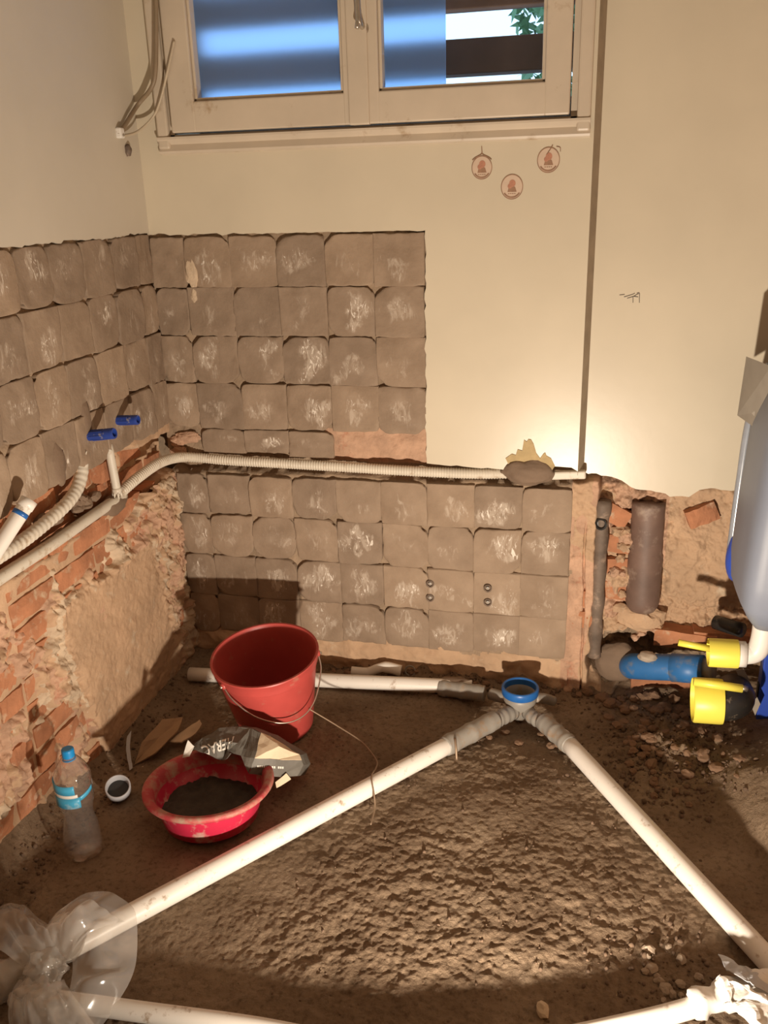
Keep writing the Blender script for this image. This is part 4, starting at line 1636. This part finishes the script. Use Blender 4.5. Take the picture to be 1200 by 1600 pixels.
sk = thing('cement_sack', SP['k']-np.array([0, 0, .0]), 'crumpled grey and kraft cement sack with white lettering on the basin rim', 'sack')
dk, bvh_d = crumple('printed_paper', faces_dark, M['sackgrey'], sk, 2, amp=.0055)
tag(dk, 'dark grey printed paper')
kr, _ = crumple('kraft_panel', faces_kraft, M['kraft'], sk, 3, amp=.0025)
tag(kr, 'plain kraft paper panel')
stp, bvh_s = crumple('printed_edge', faces_strip, M['sackgrey'], sk, 4, amp=.002)
# hidden far side so the sack has body
off = np.array([.0, .055, -.035])
for k in list(SP):
    SP['B'+k] = SP[k]+off
bk_out = ['a', 'b', 'c', 'd2', 'd', 'e', 'm', 'n', 'q', 'r']
ft = []
for i in range(len(bk_out)-1):
    p, q = bk_out[i], bk_out[i+1]
    ft += [[p, q, 'B'+q], [p, 'B'+q, 'B'+p]]
crumple('far_fold', ft, M['sackgrey'], sk, 6, amp=.003, cuts=2)
# loose flaps
SP.update({'t1': at(447, 1208, 1, -.715), 't2': at(455, 1217, 1, -.71), 't3': at(432, 1231, 1, -.735), 't4': at(430, 1222, 1, -.73),
           'u1': at(285, 1184, 1, -.735), 'u2': at(293, 1157, 1, -.725), 'u3': at(304, 1166, 1, -.722), 'u4': at(296, 1182, 1, -.735)})
o, _ = crumple('torn_flap', [['t1', 't2', 't3'], ['t1', 't3', 't4']], M['kraft'], sk, 8, amp=.002)
o, _ = crumple('torn_flap', [['u1', 'u2', 'u3'], ['u1', 'u3', 'u4']], M['print'], sk, 9, amp=.002)


def text_mesh(txt):
    cu = bpy.data.curves.new('t', 'FONT')
    cu.body = txt
    cu.extrude = 0
    cu.offset = .022
    ob = bpy.data.objects.new('t', cu)
    link(ob)
    dg = bpy.context.evaluated_depsgraph_get()
    me = bpy.data.meshes.new_from_object(ob.evaluated_get(dg))
    V = np.array([v.co[:] for v in me.vertices])
    Fs = [tuple(p.vertices) for p in me.polygons]
    bpy.data.objects.remove(ob)
    bpy.data.curves.remove(cu)
    bpy.data.meshes.remove(me)
    V[:, 0] = (V[:, 0]-V[:, 0].min())/(V[:, 0].max()-V[:, 0].min())
    V[:, 1] = (V[:, 1]-V[:, 1].min())/(V[:, 1].max()-V[:, 1].min())
    return V, Fs


def project_text(txt, quad, bvh, name, parent, lift=.0016):
    """lay lettering on the paper; quad = photo pixels of baseline start, baseline end, cap end, cap start"""
    V, Fs = text_mesh(txt)
    q = [np.array(p, float) for p in quad]
    out = []
    last = None
    for s, t, _ in V:
        p = q[0]*(1-s)*(1-t)+q[1]*s*(1-t)+q[2]*s*t+q[3]*(1-s)*t
        d = _F+_R*(p[0]-600)/FPX-_U*(p[1]-800)/FPX
        d = Vector(tuple(d)).normalized()
        h = bvh.ray_cast(Vector(tuple(CAM)), d)
        if h[0] is None:
            n_ = bvh.find_nearest(Vector(tuple(CAM))+d*(Vector(tuple(SP['x2']))-Vector(tuple(CAM))).length)
            w = n_[0]
        else:
            w = h[0]
        out.append(tuple(w-d*.0055))
    return obj(name, out, Fs, M['print'], parent)


project_text('HERAC', [(366, 1150), (313, 1166), (321, 1182), (363, 1168)], bvh_d, 'lettering', dk)
V = []
mbt = MB()
for i in range(13):
    if i in (5, 9):
        continue
    s0 = i/13
    u0, u1 = 402+s0*42, 402+(s0+.055)*42
    va = 1196+2*s0
    pts = []
    for (u, v) in [(u0, va), (u1, va), (u1, va+3.4), (u0, va+3.4)]:
        d = Vector(tuple(_F+_R*(u-600)/FPX-_U*(v-800)/FPX)).normalized()
        h = bvh_s.ray_cast(Vector(tuple(CAM)), d)
        w = h[0] if h[0] is not None else Vector(tuple(SP['f2']))
        pts.append(tuple(w-d*.0026))
    mbt.add(pts, [(0, 1, 2, 3)])
mbt.build('small_print', M['print'], stp)

# ------------------------------------------------------------------ cardboard and scraps in the corner
SP.clear()


def sheet(name, pix, mat, label, cat, seed, th=.004, amp=.004, cuts=4):
    for i, (u, v, y) in enumerate(pix):
        SP[str(i)] = at(u, v, 1, y)
    n = len(pix)
    P = [SP[str(i)] for i in range(n)]
    SP['m'] = np.mean(P, axis=0)
    tris = [[str(i), str((i+1) % n), 'm'] for i in range(n)]
    o, _ = crumple(name, tris, mat, None, seed, cuts, amp, th)
    c = base_of([v.co for v in o.data.vertices])
    o.data.transform(Matrix.Translation(-Vector(tuple(c))))
    o.location = c
    SP.clear()
    return tag(o, label, cat)


sheet('cardboard_piece', [(209, 1196, -.655), (222, 1160, -.60), (254, 1124, -.50), (286, 1121, -.46), (277, 1142, -.53), (245, 1176, -.62)], M['cardboard'],
      'flat brown cardboard piece leaning in the corner behind the basin', 'cardboard', 12)
sheet('cardboard_piece', [(266, 1159, -.56), (292, 1138, -.50), (313, 1125, -.47), (316, 1131, -.485), (306, 1145, -.52), (284, 1161, -.57)], M['scrap'],
      'narrow torn pale cardboard strip beside the bucket', 'cardboard', 13, amp=.003)
sheet('paper_scrap', [(217, 1200, -.66), (224, 1196, -.655), (230, 1212, -.68), (222, 1220, -.69), (214, 1216, -.685)], M['scrap'],
      'small crumpled paper scrap between the socket and the basin', 'paper', 14, amp=.003)
sheet('film_strip', [(199, 1150, -.60), (205, 1142, -.58), (203, 1170, -.63), (207, 1200, -.68), (202, 1204, -.69), (197, 1172, -.64)], M['socket'],
      'thin dusty plastic strip standing at the foot of the left wall', 'plastic strip', 15, th=.0015, amp=.002)
# grey-white socket ring on the ground
c = at(183, 1246, 2, .01)
sc = thing('pipe_socket', (c[0], c[1], .0), 'short grey-white pipe socket lying open-end up beside the bottle', 'pipe socket')
Ms = axis_mat((.25, -.42, .86))
so = np.array([c[0], c[1]+.012, .022])
V, F = lathe_vf([(.022, -.028), (.028, -.026), (.0295, .004), (.0340, .008), (.0345, .030), (.0325, .032), (.0300, .030), (.0285, .006), (.0255, -.010), (0, -.012)], 32, Ms, so)
obj('sleeve', V, F, M['socket'], sc, smooth=True)
V, F = lathe_vf([(.0285, .008), (0, .007)], 24, Ms, so)
tag(obj('bore', V, F, M['black'], sc), 'dark bore')

# ------------------------------------------------------------------ bottle
b0 = np.array([.148, -1.015, fh(.148, -1.015)+.001])
bt = thing('water_bottle', b0, 'clear plastic water bottle with blue cap standing by the left wall', 'bottle')
H = .318
prof = [(.0, .006), (.020, .003), (.036, .0), (.044, .006), (.0455, .020), (.0450, .055), (.042, .075), (.0385, .100), (.0355, .118), (.0365, .135), (.0405, .150), (.0435, .165),
        (.0440, .172), (.0430, .178), (.0440, .190), (.0445, .215), (.0450, .228), (.0430, .242), (.036, .258), (.026, .274), (.0165, .287), (.0132, .292), (.0130, .300)]
n = 40
V, F = lathe_vf(prof, n, None, (0, 0, 0))
V = np.array(V)
a = np.arctan2(V[:, 1], V[:, 0])
rr = np.hypot(V[:, 0], V[:, 1])
w = np.exp(-((V[:, 2]-.115)/.045)**2)
k = 1+.07*w*np.cos(6*a+V[:, 2]*40)+.035*np.exp(-((V[:, 2]-.07)/.05)**2)*np.sin(3*a+V[:, 2]*60)
k *= 1+.025*np.exp(-(V[:, 2]/.02)**2)*np.cos(5*a)
V[:, 0] *= k
V[:, 1] *= k
obj('bottle_body', V+b0, F, M['pet'], bt, smooth=True)
V, F = lathe_vf([(.0142, .286), (.0152, .288), (.0152, .303), (.0148, .308), (.012, .310), (0, .310)], 28, None, b0)
tag(obj('cap', V, F, M['bottlecap'], bt, smooth=False), 'blue screw cap')
V, F = lathe_vf([(.0138, .278), (.0165, .280), (.0165, .283), (.0138, .284)], 24, None, b0)
obj('neck_ring', V, F, M['bottlecap'], bt)


def band(z0, z1, a0, a1, r, skew):
    V = []
    F = []
    m = 24
    for i in range(m+1):
        a = a0+(a1-a0)*i/m
        for z in (z0, z1):
            zz = z+skew*(i/m)
            V.append((r*math.cos(a), r*math.sin(a), zz))
    for i in range(m):
        F.append((2*i, 2*i+2, 2*i+3, 2*i+1))
    return np.array(V)+b0, F


mb = MB()
mb.add(*band(.207, .232, math.radians(195), math.radians(305), .0468, -.002), 0)
mb.add(*band(.197, .206, math.radians(195), math.radians(312), .0460, -.002), 1)
mb.add(*band(.166, .196, math.radians(195), math.radians(318), .0458, -.001), 0)
mb.add(*band(.184, .196, math.radians(318), math.radians(368), .0460, .012), 0)
o = mb.build('label', [M['label'], M['white']], bt, smooth=True)
s = o.modifiers.new('t', 'SOLIDIFY')
s.thickness = .0006
tag(o, 'torn blue paper label')

# ------------------------------------------------------------------ plastic film wrap at the left pipe end
kn = np.array([.272, -1.372, .075])
pb = thing('plastic_bag', (kn[0], kn[1], .0), 'clear plastic bag knotted around the end of the long white pipe', 'bag')


def petal(name, base, outer, seed, nu=44, nv=16, amp=.006, fold=4):
    """one loop of film: ruled from a short base curve at the knot to a wide outer curve, with soft folds"""
    O = spline([at(u, v, 2, z) for u, v, z in outer], nu)
    Bc = spline([at(u, v, 2, z) for u, v, z in base], nu)
    V = []
    for j in range(nv):
        t = j/(nv-1)
        for i in range(nu):
            q = i/(nu-1)
            p = Bc[i]*(1-t)+O[i]*t
            bul = math.sin(math.pi*t)*.035+amp*math.sin(fold*2*math.pi*q+seed)*t*(1.15-t)*2.2
            cr = .016*(abs(2*float(fbm(q*5+seed, t*2.2, 2, 300+seed)))-.3)*min(1, 3*t)
            p = p+np.array([.25*cr, -.5*bul, bul+cr])
            V.append(p)
    F = [(j*nu+i, (j+1)*nu+i, (j+1)*nu+i+1, j*nu+i+1) for j in range(nv-1) for i in range(nu-1)]
    return obj(name, V, F, M['film'], pb, smooth=True)


petal('film_fold', [(70, 1492, .09), (90, 1488, .10), (112, 1500, .09), (110, 1540, .07), (95, 1590, .05)],
      [(98, 1428, .10), (138, 1392, .13), (185, 1400, .14), (211, 1428, .12), (214, 1480, .09), (206, 1530, .06), (180, 1575, .035), (150, 1612, .03)], 1)
petal('film_fold', [(72, 1494, .09), (92, 1490, .10), (106, 1500, .10)],
      [(60, 1452, .08), (100, 1436, .12), (142, 1410, .17), (176, 1428, .15), (196, 1440, .12)], 2, fold=3)
petal('film_fold', [(40, 1512, .08), (70, 1492, .10), (92, 1488, .10)],
      [(-40, 1480, .06), (-20, 1436, .08), (6, 1416, .11), (32, 1412, .12), (60, 1432, .12), (80, 1450, .11)], 3, fold=3)
petal('film_fold', [(30, 1530, .07), (60, 1540, .08), (100, 1530, .08)],
      [(20, 1640, .03), (45, 1650, .04), (80, 1640, .05), (120, 1625, .05), (150, 1610, .04)], 4, fold=4)
# gathered knot and tail along the pipe
P = spline([(.165, -1.50, .04), (.21, -1.45, .05), (.25, -1.40, .062), (.285, -1.355, .070), (.318, -1.31, .062)], 40)
t = np.linspace(0, 1, 40)
rad = .034+.010*np.sin(t*9)+.006*np.sin(t*23+1)-.014*np.exp(-((t-.72)/.07)**2)
V, F = tube_vf(P, rad, 36)
V = np.array(V)
for i in range(len(V)):
    nv = mnoise.turbulence_vector(Vector(V[i])*38, 3, False)
    V[i] += np.array(nv)*.008
tag(obj('knot', V, F, M['film'], pb, smooth=True), 'gathered knotted part')
for i_, (u, v, z, r, sdd) in enumerate([(72, 1512, .075, (.040, .036, .034), 61), (55, 1560, .060, (.048, .040, .038), 62), (88, 1585, .050, (.040, .034, .036), 63),
                                        (95, 1480, .085, (.022, .020, .020), 64), (40, 1480, .07, (.026, .024, .020), 65)]):
    c = at(u, v, 2, z)
    VL, FL = lump_vf(c, r, sdd, 4, .38, 2.2)
    tag(obj('crumpled_fold', VL, FL, M['film_thick'], pb, smooth=True), 'milky crumpled film')
V2 = V.copy()
c_ = np.repeat(P, 36, axis=0)
V2[:len(c_)] = c_+(V2[:len(c_)]-c_)*.86
obj('inner_layer', V2, F, M['film'], pb, smooth=True)

# torn white film at the hose end, lower right
kn2 = at(1165, 1560, 2, .06)
rg = thing('torn_film', (kn2[0], kn2[1], .0), 'torn white plastic wrapped around the hose end beside the right-hand pipe', 'plastic')


def ragsheet(name, pix, seed, amp=.018, cuts=6, th=.002, mat=None):
    SP.clear()
    n = len(pix)
    for i, (u, v, z) in enumerate(pix):
        SP[str(i)] = at(u, v, 2, z)
    SP['m'] = np.mean([SP[str(i)] for i in range(n)], axis=0)+np.array([0, 0, .015])
    tris = [[str(i), str((i+1) % n), 'm'] for i in range(n)]
    o, _ = crumple(name, tris, mat or M['rag'], rg, seed, cuts, amp, th)
    SP.clear()
    return o


ragsheet('film_flap', [(1110, 1555, .05), (1112, 1528, .06), (1122, 1520, .08), (1136, 1534, .085), (1150, 1565, .08), (1138, 1572, .05)], 21, .012)
ragsheet('film_flap', [(1125, 1494, .05), (1150, 1505, .06), (1185, 1522, .07), (1215, 1545, .06), (1215, 1560, .075), (1170, 1535, .09), (1135, 1515, .07)], 22, .010, mat=M['socket'])
ragsheet('film_flap', [(1128, 1535, .075), (1165, 1535, .095), (1215, 1560, .08), (1215, 1580, .07), (1165, 1563, .08), (1140, 1552, .075)], 23, .014)
ragsheet('film_flap', [(1130, 1570, .06), (1165, 1565, .08), (1215, 1575, .07), (1215, 1640, .06), (1195, 1640, .05), (1185, 1600, .06), (1160, 1590, .06)], 24, .014)
P = spline([(1.60, -1.222, .04), (1.655, -1.197, .045), (1.72, -1.165, .05), (1.78, -1.14, .055)], 24)
V, F = tube_vf(P, .026+.004*np.sin(np.linspace(0, 20, 24)), 20)
V = np.array(V)
for i in range(len(V)):
    V[i] += np.array(mnoise.turbulence_vector(Vector(V[i])*40, 3, False))*.006
obj('wrapping', V, F, M['rag'], rg, smooth=True)

# ------------------------------------------------------------------ stones and broken soil
CL = []
for s in range(8):
    V, F = lump_vf((0, 0, 0), (1, 1, 1), 50+s, 2, .38, 1.3)
    CL.append((V, F))
CM = [mesh_data('clod', V, F, M['clod']) for V, F in CL]
PM = [mesh_data('stone', V, F, M['pebble']) for V, F in CL[:4]]


def put(name, me, x, y, r, label, group, cat='stone', sink=.25):
    o = link(bpy.data.objects.new(name, me))
    o.scale = (r*random.uniform(.8, 1.3), r*random.uniform(.8, 1.2), r*random.uniform(.55, .9))
    o.rotation_euler = (0, 0, random.uniform(0, 6.28))
    o.location = (x, y, fh(x, y)+o.scale[2]*(1-2*sink)*.8)
    tag(o, label, cat, group)
    return o


o = put('stone', mesh_data('stone', *CL[0], M['scrap']), 1.316, -1.262, .015, 'single pale pebble alone on the dark soil in front of the hose shadow', None, sink=.1)
random.seed(21)
for i in range(80):
    x = random.gauss(1.63, .085)
    y = random.gauss(-.32, .11)
    if not (1.45 < x < 1.85 and -.62 < y < -.07):
        continue
    put('clod', random.choice(CM), x, y, random.uniform(.008, .018), 'brown clod in the heap of broken soil beside the right-hand pipe',
        'clods in the broken soil heap', 'clod')
for i in range(34):
    x = random.uniform(1.35, 1.82)
    y = random.uniform(-.12, -.02)
    put('clod', random.choice(CM), x, y, random.uniform(.009, .020), 'brown clod at the foot of the recessed wall under the blue elbow',
        'clods under the blue elbow', 'clod')
for i in range(20):
    x = random.gauss(1.56, .05)
    y = random.gauss(-1.13, .045)
    put('stone', random.choice(PM), x, y, random.uniform(.006, .012), 'pale pebble among the crumbs beside the torn white plastic',
        'pebbles beside the torn plastic', 'stone')
for i in range(26):
    x = random.uniform(.25, 1.15)
    y = random.uniform(-.07, -.01)
    put('clod', random.choice(CM), x, y, random.uniform(.006, .014), 'brown clod fallen along the foot of the back wall', 'clods along the back wall', 'clod')
for i in range(12):
    x = DX+random.uniform(-.12, .16)
    y = DY+random.uniform(-.16, -.07)
    put('clod', random.choice(CM), x, y, random.uniform(.008, .016), 'brown clod around the foot of the floor drain', 'clods around the floor drain', 'clod')

# fine crumbs nobody could count
mb = MB()
bm = bmesh.new()
bmesh.ops.create_icosphere(bm, subdivisions=1, radius=1)
bm.verts.index_update()
iv = np.array([v.co[:] for v in bm.verts])
iF = np.array([[v.index for v in f.verts] for f in bm.faces])
bm.free()
rs_ = np.random.RandomState(5)
VV, FF = [], []
nn = 0


def crumbs(n, fx, rmin, rmax):
    global nn
    P = fx(n)
    H_ = floor_h(P[:, 0], P[:, 1])
    for i in range(n):
        r = rs_.uniform(rmin, rmax)*rs_.rand()**.7+rmin*.5
        V = iv*(r*rs_.uniform(.6, 1.3, 3))*(1+.3*rs_.uniform(-1, 1, (len(iv), 1)))
        VV.append(V+np.array([P[i, 0], P[i, 1], H_[i]+r*.2]))
        FF.append(iF+nn)
        nn += len(iv)


crumbs(260, lambda n: np.stack([rs_.uniform(.45, 1.7, n), rs_.uniform(-1.35, -.2, n)], 1), .0015, .005)
crumbs(900, lambda n: np.stack([rs_.normal(1.63, .10, n), rs_.normal(-.33, .13, n)], 1), .002, .009)
crumbs(500, lambda n: np.stack([rs_.uniform(.1, 1.9, n), -np.abs(rs_.normal(0, .05, n))-.005], 1), .002, .009)
crumbs(160, lambda n: np.stack([rs_.normal(1.55, .10, n), rs_.normal(-1.12, .07, n)], 1), .002, .007)
crumbs(350, lambda n: np.stack([rs_.uniform(.0, .12, n), rs_.uniform(-1.4, -.1, n)], 1), .002, .008)
o = fast_obj('soil_crumbs', np.concatenate(VV), np.concatenate(FF), M['crumb'], floor, smooth=False)
tag(o, kind='stuff')
